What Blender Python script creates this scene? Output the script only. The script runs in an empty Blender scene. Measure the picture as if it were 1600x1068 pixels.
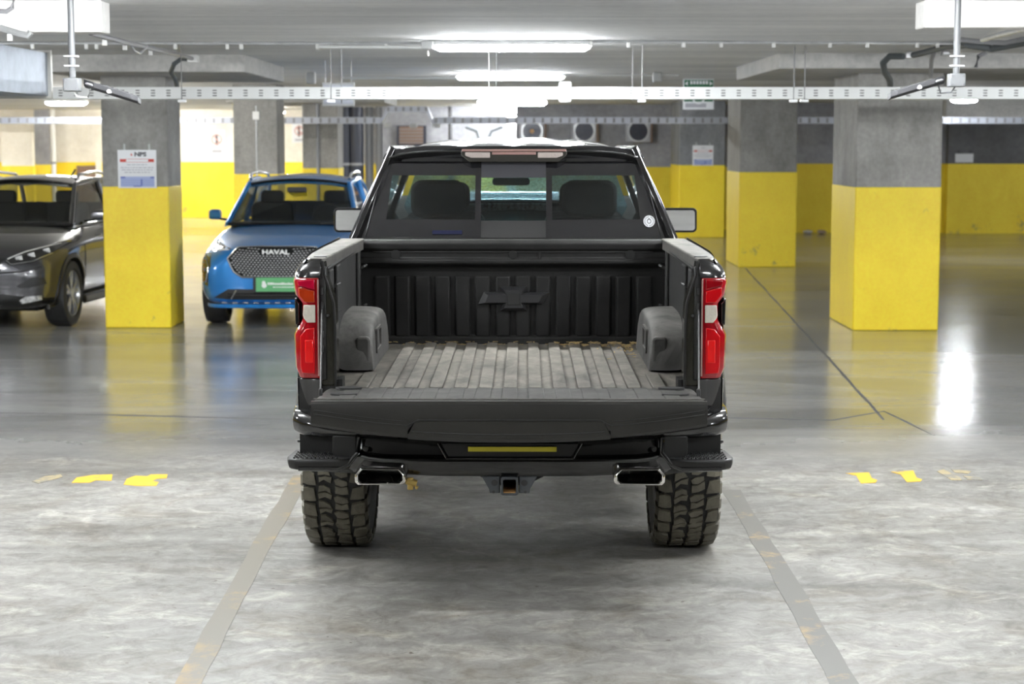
import bpy, bmesh, math, random
from mathutils import Vector, Matrix, Euler
from mathutils.bvhtree import BVHTree
random.seed(7)
SC = bpy.context.scene
COL = SC.collection
PI = math.pi

# ------------------------------------------------------------ camera
F_PX = 2850.0
CAM_H = 1.91
TILT = math.atan(311 / F_PX)
cam_d = bpy.data.cameras.new('camera')
cam = bpy.data.objects.new('camera', cam_d)
COL.objects.link(cam)
cam.location = (0, 0, CAM_H)
cam.rotation_euler = (PI / 2 - TILT, 0, 0)
cam_d.sensor_width = 36.0
cam_d.lens = 36.0 * F_PX / 1600.0
cam_d.clip_end = 300
cam_d.dof.use_dof = True
cam_d.dof.focus_distance = 7.7
cam_d.dof.aperture_fstop = 4.5
SC.camera = cam

# ------------------------------------------------------------ world, exposure
SC.view_settings.view_transform = 'Standard'
SC.view_settings.look = 'None'
SC.view_settings.gamma = 1.0
SC.view_settings.use_curve_mapping = False
SC.view_settings.exposure = 0.95
SC.cycles.use_denoising = True
SC.cycles.max_bounces = 8
SC.cycles.transparent_max_bounces = 12
w = bpy.data.worlds.new('world')
SC.world = w
w.use_nodes = True
w.node_tree.nodes['Background'].inputs[0].default_value = (0.80, 0.84, 0.90, 1)
w.node_tree.nodes['Background'].inputs[1].default_value = 0.42

LAMP = 135.0          # radiance of the fluorescent diffusers
CEIL = 2.75
YELLOW_H = 1.465


# ------------------------------------------------------------ survey of the place: turns sight lines into positions
def ang(py):
    return TILT + math.atan((py - 534.0) / F_PX)


def GY(py):                       # distance of a floor point
    return CAM_H / math.tan(ang(py))


def ZY(py, Y):                    # height at distance Y
    return CAM_H - Y * math.tan(ang(py))


def XS(px, Y, z=0.9):             # sideways position at distance Y
    return (px - 800.0) * (Y * math.cos(TILT) + (CAM_H - z) * math.sin(TILT)) / F_PX


def PP(px, py, Y):
    z = ZY(py, Y)
    return Vector((XS(px, Y, z), Y, z))


# ------------------------------------------------------------ materials
def nm(name):
    m = bpy.data.materials.new(name)
    m.use_nodes = True
    return m, m.node_tree.nodes, m.node_tree.links, m.node_tree.nodes['Principled BSDF']


def mat(name, col, rough=0.5, metal=0.0, coat=0.0, bump=0.0, bscale=40, spec=0.5, vary=0.0, vscale=6):
    m, N, L, p = nm(name)
    p.inputs['Base Color'].default_value = (*col, 1)
    p.inputs['Roughness'].default_value = rough
    p.inputs['Metallic'].default_value = metal
    p.inputs['Coat Weight'].default_value = coat
    p.inputs['Coat Roughness'].default_value = 0.03
    p.inputs['Specular IOR Level'].default_value = spec
    tc = N.new('ShaderNodeTexCoord')
    if bump:
        n = N.new('ShaderNodeTexNoise'); n.inputs['Scale'].default_value = bscale
        n.inputs['Detail'].default_value = 4
        L.new(tc.outputs['Object'], n.inputs['Vector'])
        b = N.new('ShaderNodeBump'); b.inputs['Strength'].default_value = bump
        b.inputs['Distance'].default_value = 0.004
        L.new(n.outputs['Fac'], b.inputs['Height']); L.new(b.outputs['Normal'], p.inputs['Normal'])
    if vary:
        n = N.new('ShaderNodeTexNoise'); n.inputs['Scale'].default_value = vscale
        n.inputs['Detail'].default_value = 6; n.inputs['Roughness'].default_value = 0.65
        L.new(tc.outputs['Object'], n.inputs['Vector'])
        r = N.new('ShaderNodeValToRGB')
        e = r.color_ramp.elements
        e[0].position = 0.3; e[1].position = 0.7
        e[0].color = (*[c * (1 - vary) for c in col], 1)
        e[1].color = (*[min(1, c * (1 + vary)) for c in col], 1)
        L.new(n.outputs['Fac'], r.inputs['Fac']); L.new(r.outputs['Color'], p.inputs['Base Color'])
    return m


def emis(name, col, s):
    m, N, L, p = nm(name)
    p.inputs['Base Color'].default_value = (0.8, 0.8, 0.8, 1)
    p.inputs['Emission Color'].default_value = (*col, 1)
    p.inputs['Emission Strength'].default_value = s
    return m


def glass(name, tint, refl=1.0, rough=0.0):
    """thin pane: tinted see-through plus a mirror reflection that follows Fresnel"""
    m, N, L, p = nm(name)
    N.remove(p)
    tint = [c ** .5 for c in tint]      # the light crosses both faces of the pane
    out = N['Material Output']
    t = N.new('ShaderNodeBsdfTransparent'); t.inputs['Color'].default_value = (*tint, 1)
    g = N.new('ShaderNodeBsdfGlossy'); g.inputs['Roughness'].default_value = rough
    f = N.new('ShaderNodeLayerWeight'); f.inputs['Blend'].default_value = 0.5
    pw = N.new('ShaderNodeMath'); pw.operation = 'POWER'; pw.inputs[1].default_value = 5.0
    mu = N.new('ShaderNodeMath'); mu.operation = 'MULTIPLY_ADD'; mu.inputs[1].default_value = 0.9 * refl
    mu.inputs[2].default_value = 0.04 * refl; mu.use_clamp = True
    mx = N.new('ShaderNodeMixShader')
    L.new(f.outputs['Facing'], pw.inputs[0]); L.new(pw.outputs[0], mu.inputs[0]); L.new(mu.outputs[0], mx.inputs['Fac'])
    L.new(t.outputs[0], mx.inputs[1]); L.new(g.outputs[0], mx.inputs[2])
    L.new(mx.outputs[0], out.inputs['Surface'])
    return m


def concrete(name, dark, light, rough=(0.7, 0.9), stretch=(1, 1, 1), scale=1.2, bump=0.25, boards=None, stains=None):
    m, N, L, p = nm(name)
    tc = N.new('ShaderNodeNewGeometry')
    mp = N.new('ShaderNodeMapping'); mp.inputs['Scale'].default_value = stretch
    L.new(tc.outputs['Position'], mp.inputs['Vector'])
    n1 = N.new('ShaderNodeTexNoise'); n1.inputs['Scale'].default_value = scale
    n1.inputs['Detail'].default_value = 9; n1.inputs['Roughness'].default_value = 0.68
    n2 = N.new('ShaderNodeTexNoise'); n2.inputs['Scale'].default_value = scale * 14
    n2.inputs['Detail'].default_value = 5
    L.new(mp.outputs[0], n1.inputs['Vector']); L.new(tc.outputs['Position'], n2.inputs['Vector'])
    r = N.new('ShaderNodeValToRGB'); e = r.color_ramp.elements
    e[0].position = 0.34; e[1].position = 0.66
    e[0].color = (*dark, 1); e[1].color = (*light, 1)
    L.new(n1.outputs['Fac'], r.inputs['Fac'])
    mx = N.new('ShaderNodeMix'); mx.data_type = 'RGBA'; mx.blend_type = 'OVERLAY'
    mx.inputs['Factor'].default_value = 0.35
    L.new(r.outputs['Color'], mx.inputs['A']); L.new(n2.outputs['Color'], mx.inputs['B'])
    bwn = N.new('ShaderNodeRGBToBW'); L.new(n2.outputs['Color'], bwn.inputs[0])
    L.new(bwn.outputs[0], mx.inputs['B'])
    last = mx.outputs['Result']
    if boards:      # board marks: a thin darker joint every `boards` metres along y
        sp = N.new('ShaderNodeSeparateXYZ'); L.new(tc.outputs['Position'], sp.inputs[0])
        fr = N.new('ShaderNodeMath'); fr.operation = 'PINGPONG'; fr.inputs[1].default_value = boards / 2
        L.new(sp.outputs[1], fr.inputs[0])
        lt = N.new('ShaderNodeMath'); lt.operation = 'LESS_THAN'; lt.inputs[1].default_value = 0.012
        L.new(fr.outputs[0], lt.inputs[0])
        m2 = N.new('ShaderNodeMix'); m2.data_type = 'RGBA'; m2.blend_type = 'MULTIPLY'
        m2.inputs['B'].default_value = (0.6, 0.6, 0.6, 1)
        L.new(lt.outputs[0], m2.inputs['Factor']); L.new(last, m2.inputs['A']); last = m2.outputs['Result']
    L.new(last, p.inputs['Base Color'])
    mr = N.new('ShaderNodeMapRange'); mr.inputs['To Min'].default_value = rough[0]; mr.inputs['To Max'].default_value = rough[1]
    L.new(n1.outputs['Fac'], mr.inputs['Value']); L.new(mr.outputs[0], p.inputs['Roughness'])
    b = N.new('ShaderNodeBump'); b.inputs['Strength'].default_value = bump; b.inputs['Distance'].default_value = 0.01
    L.new(n2.outputs['Fac'], b.inputs['Height']); L.new(b.outputs['Normal'], p.inputs['Normal'])
    return m


def floor_mat():
    m, N, L, p = nm('polished_concrete_floor')
    geo = N.new('ShaderNodeNewGeometry')
    def noise(scale, detail=8, rough=0.6, stretch=None, dist=0.0):
        n = N.new('ShaderNodeTexNoise'); n.inputs['Scale'].default_value = scale
        n.inputs['Detail'].default_value = detail; n.inputs['Roughness'].default_value = rough
        n.inputs['Distortion'].default_value = dist
        if stretch:
            mp = N.new('ShaderNodeMapping'); mp.inputs['Scale'].default_value = stretch
            L.new(geo.outputs['Position'], mp.inputs['Vector']); L.new(mp.outputs[0], n.inputs['Vector'])
        else:
            L.new(geo.outputs['Position'], n.inputs['Vector'])
        return n.outputs['Fac']
    def ramp(src, p0, c0, p1, c1):
        r = N.new('ShaderNodeValToRGB'); e = r.color_ramp.elements
        e[0].position = p0; e[1].position = p1; e[0].color = (*c0, 1); e[1].color = (*c1, 1)
        L.new(src, r.inputs['Fac']); return r.outputs['Color']
    def mix(f, a, b, mode='MIX'):
        x = N.new('ShaderNodeMix'); x.data_type = 'RGBA'; x.blend_type = mode
        if isinstance(f, (int, float)): x.inputs['Factor'].default_value = f
        else: L.new(f, x.inputs['Factor'])
        for s, v in (('A', a), ('B', b)):
            if isinstance(v, tuple): x.inputs[s].default_value = (*v, 1)
            else: L.new(v, x.inputs[s])
        return x.outputs['Result']
    base = ramp(noise(0.9, 9, 0.66, (0.85, 1.1, 1), 0.6), 0.35, (0.180, 0.174, 0.164), 0.66, (0.288, 0.280, 0.264))
    # pale lime blotches and veins
    veins = ramp(noise(2.6, 10, 0.72, (0.8, 1.2, 1), 1.2), 0.52, (0, 0, 0), 0.66, (1, 1, 1))
    base = mix(veins, base, (0.37, 0.357, 0.325), 'MIX')
    v2 = ramp(noise(9, 8, 0.75, None, 0.8), 0.36, (0.62, 0.61, 0.59), 0.66, (1.22, 1.22, 1.22))
    base = mix(1.0, base, v2, 'MULTIPLY')
    # dark tyre sweeps
    sw = ramp(noise(0.35, 5, 0.6, (0.35, 2.4, 1), 1.5), 0.47, (1, 1, 1), 0.63, (0.62, 0.62, 0.62))
    base = mix(1.0, base, sw, 'MULTIPLY')
    br = ramp(noise(1.7, 9, 0.72, (0.8, 1.1, 1), 1.0), 0.50, (1, 1, 1), 0.66, (0.70, 0.655, 0.59))
    base = mix(1.0, base, br, 'MULTIPLY')
    # small brown spots
    sp = ramp(noise(22, 3, 0.5), 0.69, (0, 0, 0), 0.74, (1, 1, 1))
    base = mix(sp, base, (0.09, 0.075, 0.06))
    # the polished bay beyond the cross joint, the rough bay before it
    sx = N.new('ShaderNodeSeparateXYZ'); L.new(geo.outputs['Position'], sx.inputs[0])
    st = N.new('ShaderNodeMapRange'); st.interpolation_type = 'SMOOTHSTEP'
    st.inputs['From Min'].default_value = 11.2; st.inputs['From Max'].default_value = 13.6
    ny = N.new('ShaderNodeMath'); ny.operation = 'MULTIPLY_ADD'; ny.inputs[1].default_value = 2.0
    L.new(noise(0.5, 4), ny.inputs[0]); L.new(sx.outputs[1], ny.inputs[2])
    L.new(ny.outputs[0], st.inputs['Value'])
    far = ramp(noise(0.45, 7, 0.6, (0.5, 1.6, 1), 0.8), 0.35, (0.17, 0.17, 0.168), 0.68, (0.34, 0.337, 0.325))
    base = mix(st.outputs[0], base, far)
    L.new(base, p.inputs['Base Color'])
    rr = N.new('ShaderNodeMapRange'); rr.inputs['To Min'].default_value = 0.36; rr.inputs['To Max'].default_value = 0.62
    L.new(noise(1.5, 7, 0.65), rr.inputs['Value'])
    rf = N.new('ShaderNodeMapRange'); rf.inputs['To Min'].default_value = 0.10; rf.inputs['To Max'].default_value = 0.24
    L.new(noise(0.9, 7, 0.65, (0.6, 1.6, 1)), rf.inputs['Value'])
    mr = N.new('ShaderNodeMix'); mr.data_type = 'FLOAT'
    L.new(st.outputs[0], mr.inputs['Factor']); L.new(rr.outputs[0], mr.inputs['A']); L.new(rf.outputs[0], mr.inputs['B'])
    L.new(mr.outputs['Result'], p.inputs['Roughness'])
    b = N.new('ShaderNodeBump'); b.inputs['Strength'].default_value = 0.12; b.inputs['Distance'].default_value = 0.006
    L.new(noise(14, 6, 0.7), b.inputs['Height']); L.new(b.outputs['Normal'], p.inputs['Normal'])
    return m


def worn_paint(name, col, lo, hi, scale=9, under=(0.2, 0.195, 0.185)):
    """floor paint rubbed through to the concrete"""
    m, N, L, p = nm(name)
    g = N.new('ShaderNodeNewGeometry')
    n = N.new('ShaderNodeTexNoise'); n.inputs['Scale'].default_value = scale
    n.inputs['Detail'].default_value = 7; n.inputs['Roughness'].default_value = 0.7
    L.new(g.outputs['Position'], n.inputs['Vector'])
    r = N.new('ShaderNodeValToRGB'); e = r.color_ramp.elements
    e[0].position = lo; e[1].position = hi; e[0].color = (*under, 1); e[1].color = (*col, 1)
    L.new(n.outputs['Fac'], r.inputs['Fac']); L.new(r.outputs['Color'], p.inputs['Base Color'])
    p.inputs['Roughness'].default_value = 0.5
    return m


def liner(name, dark, dust, amount, scale=5.0, streak=(1, 1, 1), bump=0.5):
    m, N, L, p = nm(name)
    tc = N.new('ShaderNodeTexCoord')
    mp = N.new('ShaderNodeMapping'); mp.inputs['Scale'].default_value = streak
    L.new(tc.outputs['Object'], mp.inputs['Vector'])
    n = N.new('ShaderNodeTexNoise'); n.inputs['Scale'].default_value = scale
    n.inputs['Detail'].default_value = 9; n.inputs['Roughness'].default_value = 0.7
    n.inputs['Distortion'].default_value = 0.6
    L.new(mp.outputs[0], n.inputs['Vector'])
    g = N.new('ShaderNodeNewGeometry'); s = N.new('ShaderNodeSeparateXYZ')
    L.new(g.outputs['Normal'], s.inputs[0])           # dust settles on what faces up
    up = N.new('ShaderNodeMapRange'); up.inputs['From Min'].default_value = 0.0
    up.inputs['From Max'].default_value = 0.9; up.inputs['To Min'].default_value = 0.34
    L.new(s.outputs[2], up.inputs['Value'])
    mr = N.new('ShaderNodeMapRange'); mr.inputs['From Min'].default_value = 0.3; mr.inputs['From Max'].default_value = 0.72
    mr.inputs['To Min'].default_value = 0.25
    L.new(n.outputs['Fac'], mr.inputs['Value'])
    mu = N.new('ShaderNodeMath'); mu.operation = 'MULTIPLY'
    L.new(up.outputs[0], mu.inputs[0]); L.new(mr.outputs[0], mu.inputs[1])
    mu2 = N.new('ShaderNodeMath'); mu2.operation = 'MULTIPLY'; mu2.inputs[1].default_value = amount; mu2.use_clamp = True
    L.new(mu.outputs[0], mu2.inputs[0])
    mx = N.new('ShaderNodeMix'); mx.data_type = 'RGBA'
    mx.inputs['A'].default_value = (*dark, 1); mx.inputs['B'].default_value = (*dust, 1)
    L.new(mu2.outputs[0], mx.inputs['Factor']); L.new(mx.outputs['Result'], p.inputs['Base Color'])
    p.inputs['Roughness'].default_value = 0.62
    p.inputs['Specular IOR Level'].default_value = 0.22
    f = N.new('ShaderNodeTexNoise'); f.inputs['Scale'].default_value = 420; f.inputs['Detail'].default_value = 2
    L.new(tc.outputs['Object'], f.inputs['Vector'])
    b = N.new('ShaderNodeBump'); b.inputs['Strength'].default_value = bump; b.inputs['Distance'].default_value = 0.002
    L.new(f.outputs['Fac'], b.inputs['Height']); L.new(b.outputs['Normal'], p.inputs['Normal'])
    return m


M = {}
M['floor'] = floor_mat()
M['joint'] = mat('dark_joint_filler', (0.085, 0.083, 0.08), 0.7)
M['ceiling'] = concrete('cast_concrete_ceiling', (0.56, 0.56, 0.56), (0.78, 0.775, 0.76), stretch=(0.3, 1.8, 1), scale=0.9, boards=3.1)
M['panel'] = concrete('cast_concrete_panel', (0.34, 0.335, 0.32), (0.48, 0.47, 0.45), scale=1.6)
M['white_panel'] = concrete('pale_panel_concrete', (0.60, 0.59, 0.57), (0.70, 0.69, 0.67), scale=1.6)  # paler copy of the panel concrete
M['column'] = concrete('column_concrete', (0.19, 0.185, 0.175), (0.36, 0.35, 0.33), scale=1.7, stretch=(1, 1, 0.5))
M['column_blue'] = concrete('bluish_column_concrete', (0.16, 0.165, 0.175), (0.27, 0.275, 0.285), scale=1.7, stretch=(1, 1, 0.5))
M['wall_cream'] = concrete('cream_wall_plaster', (0.70, 0.65, 0.56), (0.86, 0.81, 0.71), scale=1.2, bump=0.1)
M['wall_grey'] = concrete('grey_wall_plaster', (0.24, 0.24, 0.26), (0.36, 0.36, 0.38), scale=0.8, bump=0.1)
M['wall_dark'] = concrete('dark_grey_blockwork', (0.09, 0.09, 0.095), (0.15, 0.15, 0.155), scale=0.8, bump=0.1)


def yellow(name, a, b, rough=0.42):
    m = concrete(name, a, b, rough=(rough, rough + 0.15), scale=2.2, bump=0.12, stretch=(1, 1, 0.7))
    N = m.node_tree.nodes; L = m.node_tree.links
    p = N['Principled BSDF']
    src = p.inputs['Base Color'].links[0].from_socket
    g = N.new('ShaderNodeNewGeometry')
    n = N.new('ShaderNodeTexNoise'); n.inputs['Scale'].default_value = 3.1; n.inputs['Detail'].default_value = 8
    n.inputs['Roughness'].default_value = 0.7
    L.new(g.outputs['Position'], n.inputs['Vector'])
    sz = N.new('ShaderNodeSeparateXYZ'); L.new(g.outputs['Position'], sz.inputs[0])
    lo = N.new('ShaderNodeMapRange'); lo.inputs['From Min'].default_value = 0.0; lo.inputs['From Max'].default_value = 0.5
    lo.inputs['To Min'].default_value = 0.10; lo.inputs['To Max'].default_value = 0.0
    L.new(sz.outputs[2], lo.inputs['Value'])
    ad = N.new('ShaderNodeMath'); L.new(n.outputs['Fac'], ad.inputs[0]); L.new(lo.outputs[0], ad.inputs[1])
    r = N.new('ShaderNodeMapRange'); r.inputs['From Min'].default_value = 0.66; r.inputs['From Max'].default_value = 0.76
    r.inputs['To Max'].default_value = 0.75
    L.new(ad.outputs[0], r.inputs['Value'])
    mx = N.new('ShaderNodeMix'); mx.data_type = 'RGBA'; mx.inputs['B'].default_value = (0.22, 0.19, 0.10, 1)
    L.new(r.outputs[0], mx.inputs['Factor']); L.new(src, mx.inputs['A'])
    L.new(mx.outputs['Result'], p.inputs['Base Color'])
    return m


M['yellow'] = yellow('yellow_safety_paint', (0.88, 0.64, 0.016), (0.94, 0.72, 0.026))
M['yellow_wall'] = yellow('yellow_wall_paint', (0.86, 0.62, 0.02), (0.93, 0.72, 0.04), 0.5)
M['line'] = worn_paint('faded_line_paint', (0.29, 0.205, 0.10), 0.52, 0.66, 3.0, (0.165, 0.150, 0.125))
M['line2'] = worn_paint('rubbed_line_paint', (0.32, 0.22, 0.10), 0.55, 0.67, 3.0, (0.125, 0.12, 0.110))
M['mark'] = worn_paint('yellow_mark_paint', (0.62, 0.38, 0.04), 0.34, 0.42, 9, (0.33, 0.27, 0.15))
M['mark_faint'] = worn_paint('faint_yellow_mark_paint', (0.36, 0.29, 0.16), 0.45, 0.55, 9, (0.20, 0.19, 0.165))
M['galv'] = mat('galvanised_steel', (0.55, 0.56, 0.57), 0.38, 0.7, vary=0.15, vscale=9)
M['duct'] = mat('duct_sheet_steel', (0.30, 0.34, 0.40), 0.42, 0.6, vary=0.25, vscale=3)
M['duct_rim'] = mat('duct_flange', (0.55, 0.54, 0.50), 0.4, 0.5)
M['tray'] = mat('white_painted_tray', (0.66, 0.67, 0.66), 0.45)
M['tray_far'] = mat('far_tray_metal', (0.42, 0.44, 0.50), 0.4, 0.3)
M['slot'] = mat('tray_slot_dark', (0.12, 0.12, 0.12), 0.7)
M['white'] = mat('white_plastic', (0.75, 0.75, 0.73), 0.45)
M['lgrey'] = mat('light_grey_plastic', (0.45, 0.46, 0.46), 0.5)
M['dgrey'] = mat('dark_grey_enamel', (0.07, 0.07, 0.075), 0.45)
M['mgrey'] = mat('mid_grey_enamel', (0.24, 0.24, 0.25), 0.45)
M['rubberhose'] = mat('dark_cable_sheath', (0.07, 0.08, 0.085), 0.5)
M['tube'] = emis('fluorescent_diffuser', (0.93, 0.97, 1.0), LAMP)
M['tube_warm'] = emis('warm_fluorescent_diffuser', (1.0, 0.97, 0.90), LAMP * 1.6)
M['tube_bright'] = emis('bright_fluorescent_diffuser', (0.95, 0.98, 1.0), LAMP * 1.0)
M['tube_soft'] = emis('soft_fluorescent_diffuser', (0.95, 0.98, 1.0), LAMP * 0.68)
M['lampspot'] = emis('small_lamp_face', (0.95, 1.0, 1.0), 2.2)
M['paint'] = mat('black_car_paint', (0.006, 0.006, 0.007), 0.16, 0.0, 1.0)
M['gloss'] = mat('gloss_black_trim', (0.008, 0.008, 0.008), 0.12, 0.0, 1.0)
M['plastic'] = mat('satin_black_plastic', (0.012, 0.012, 0.0115), 0.38, bump=0.15, bscale=500)
M['tailgate_skin'] = mat('tailgate_edge_plastic', (0.017, 0.0165, 0.0142), 0.40, bump=0.12, bscale=350, vary=0.12, vscale=5)
M['jamb'] = mat('painted_jamb', (0.020, 0.019, 0.013), 0.22, 0, 0.6)
M['liner'] = liner('bedliner_wall', (0.006, 0.006, 0.006), (0.05, 0.049, 0.047), 0.7)
M['liner_floor'] = liner('bedliner_floor_dusty', (0.014, 0.0135, 0.013), (0.25, 0.232, 0.20), 1.0, 5.0, (1.6, 0.7, 1), 0.5)
M['liner_house'] = liner('bedliner_wheel_housing', (0.009, 0.009, 0.0088), (0.25, 0.243, 0.228), 1.0, 6.0)
M['liner_side'] = liner('bedliner_side', (0.008, 0.008, 0.008), (0.055, 0.053, 0.05), 1.0, 7.0)
M['rail'] = liner('dusty_rail_cap', (0.03, 0.029, 0.027), (0.24, 0.23, 0.205), 1.0, 11, (1, 0.6, 1))
M['gate_top'] = liner('tailgate_inner_dusty', (0.014, 0.0137, 0.0133), (0.085, 0.083, 0.077), 1.0, 6)
M['emblem'] = mat('black_emblem', (0.024, 0.024, 0.025), 0.30)
M['chrome'] = mat('polished_chrome', (0.80, 0.78, 0.76), 0.10, 1.0)
M['steel'] = mat('dull_steel', (0.10, 0.10, 0.10), 0.5, 0.6)
M['hood'] = mat('black_hood_paint', (0.012, 0.012, 0.014), 0.12, 0.0, 0.8)
M['grillechrome'] = mat('grille_chrome', (0.72, 0.72, 0.72), 0.32, 0.35)
M['matte'] = mat('matte_black', (0.010, 0.010, 0.010), 0.8, spec=0.2)
M['rod'] = mat('thin_rod_steel', (0.22, 0.22, 0.22), 0.5, 0.5)
M['fadedred'] = mat('faded_red', (0.55, 0.28, 0.25), 0.6)
M['understeel'] = mat('chassis_black', (0.02, 0.02, 0.02), 0.6)
M['hitch'] = mat('hitch_steel', (0.06, 0.065, 0.07), 0.45, 0.3)
M['brass'] = mat('brass_nozzle', (0.45, 0.32, 0.10), 0.35, 0.8)
M['rust'] = mat('rusty_steel', (0.45, 0.24, 0.08), 0.7, vary=0.4, vscale=30)
M['tire'] = mat('groove_shaded_rubber', (0.007, 0.007, 0.006), 0.7, bump=0.3, bscale=60, vary=0.4, vscale=14)  # near-black; the shade of the tread grooves is put into the colour
M['tread'] = mat('worn_tread_rubber', (0.085, 0.077, 0.055), 0.6, bump=0.2, bscale=120, vary=0.3, vscale=20)
M['tire_dark'] = mat('tire_rubber', (0.02, 0.02, 0.02), 0.6)
M['red'] = mat('red_lens', (0.55, 0.004, 0.008), 0.10, 0, 1.0)
M['red_dark'] = mat('dark_red_lens', (0.26, 0.002, 0.006), 0.10, 0, 1.0)
M['orange'] = mat('orange_red_lens', (0.42, 0.035, 0.006), 0.12, 0, 1.0)
M['clear'] = mat('clear_white_lens', (0.62, 0.58, 0.50), 0.15, 0, 1.0, bump=0.6, bscale=90)
M['pinkclear'] = mat('smoked_pink_lens', (0.33, 0.20, 0.18), 0.15, 0, 1.0)
M['amber'] = mat('amber_side_marker', (0.5, 0.2, 0.05), 0.2, 0, 1.0)
M['yplate'] = mat('yellow_plate', (0.75, 0.66, 0.05), 0.4)
M['frit'] = mat('black_window_frit', (0.012, 0.012, 0.014), 0.06, 0, 1.0)
M['privacy'] = glass('privacy_glass', (0.30, 0.35, 0.36), 1.5)
M['centre_glass'] = glass('light_tinted_glass', (0.62, 0.78, 0.80), 1.2)
M['windshield'] = glass('windshield_glass', (0.48, 0.66, 0.72), 1.2)
# dust specks on the truck's windshield; the teal film stands in for reflected glare
_m = M['windshield']; _N = _m.node_tree.nodes; _L = _m.node_tree.links
_o = _N['Material Output']; _src = _o.inputs['Surface'].links[0].from_socket
_t = _N.new('ShaderNodeBsdfTranslucent'); _t.inputs['Color'].default_value = (0.40, 0.62, 0.66, 1)
_d = _N.new('ShaderNodeBsdfDiffuse'); _d.inputs['Color'].default_value = (0.40, 0.60, 0.64, 1)
_a = _N.new('ShaderNodeMixShader'); _b = _N.new('ShaderNodeMixShader')
_tc = _N.new('ShaderNodeTexCoord'); _n = _N.new('ShaderNodeTexNoise'); _n.inputs['Scale'].default_value = 60
_n.inputs['Detail'].default_value = 6; _n.inputs['Roughness'].default_value = 0.75
_r = _N.new('ShaderNodeMapRange'); _r.inputs['From Min'].default_value = 0.35; _r.inputs['From Max'].default_value = 0.7
_r.inputs['To Min'].default_value = 0.22; _r.inputs['To Max'].default_value = 0.60
_L.new(_tc.outputs['Object'], _n.inputs['Vector']); _L.new(_n.outputs['Fac'], _r.inputs['Value'])
_L.new(_t.outputs[0], _a.inputs[1]); _L.new(_d.outputs[0], _a.inputs[2]); _L.new(_r.outputs[0], _b.inputs['Fac'])
_L.new(_src, _b.inputs[1]); _L.new(_a.outputs[0], _b.inputs[2]); _L.new(_b.outputs[0], _o.inputs['Surface'])
M['side_glass'] = glass('side_window_glass', (0.45, 0.48, 0.48), 1.2)
M['car_glass'] = glass('car_windscreen', (0.60, 0.62, 0.58), 0.9)
M['seat'] = mat('black_seat_cloth', (0.012, 0.012, 0.013), 0.7)
M['interior'] = mat('dark_cabin_plastic', (0.03, 0.03, 0.032), 0.7)
M['mirror'] = mat('mirror_glass', (0.85, 0.87, 0.88), 0.02, 1.0)
M['blue'] = mat('metallic_blue_paint', (0.016, 0.20, 0.55), 0.28, 0.3, 1.0)
M['grey'] = mat('metallic_grey_paint', (0.085, 0.085, 0.092), 0.26, 0.6, 1.0)
M['roofblack'] = mat('black_roof_glass', (0.01, 0.011, 0.014), 0.1, 0, 1.0)
M['silver'] = mat('silver_trim', (0.55, 0.56, 0.57), 0.25, 0.9)
M['greenplate'] = mat('green_plate', (0.10, 0.36, 0.14), 0.5)
M['signwhite'] = mat('sign_white', (0.72, 0.73, 0.75), 0.5)
M['signred'] = mat('sign_red', (0.50, 0.045, 0.03), 0.5)
M['signblue'] = mat('sign_blue', (0.08, 0.12, 0.42), 0.5)
M['signpaleblue'] = mat('sign_pale_blue', (0.32, 0.38, 0.62), 0.5)
M['signink'] = mat('sign_ink', (0.06, 0.06, 0.07), 0.5)
M['signtext'] = mat('sign_small_print', (0.38, 0.38, 0.42), 0.5)
M['signgreen'] = mat('sign_green', (0.02, 0.14, 0.06), 0.5)
M['navy'] = mat('navy_pipe_paint', (0.025, 0.03, 0.05), 0.4)
M['pipe'] = mat('grey_pipe', (0.28, 0.29, 0.31), 0.45)
M['fan'] = mat('dark_fan_blade', (0.03, 0.03, 0.05), 0.35)
M['fanbox'] = mat('pale_fan_casing', (0.38, 0.39, 0.43), 0.5)
M['headlens'] = mat('headlamp_lens', (0.65, 0.66, 0.65), 0.2, 0.2, 1.0, vary=0.7, vscale=25)
M['headdark'] = mat('headlamp_housing', (0.03, 0.03, 0.03), 0.2, 0.3, 1.0)
M['litter'] = mat('crumpled_paper', (0.62, 0.60, 0.58), 0.7)
M['litter_tan'] = mat('tan_litter', (0.42, 0.32, 0.24), 0.7)
M['straw'] = mat('dry_straw', (0.50, 0.37, 0.16), 0.8)
M['brown'] = mat('brown_door_panel', (0.22, 0.14, 0.10), 0.6)


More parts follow.
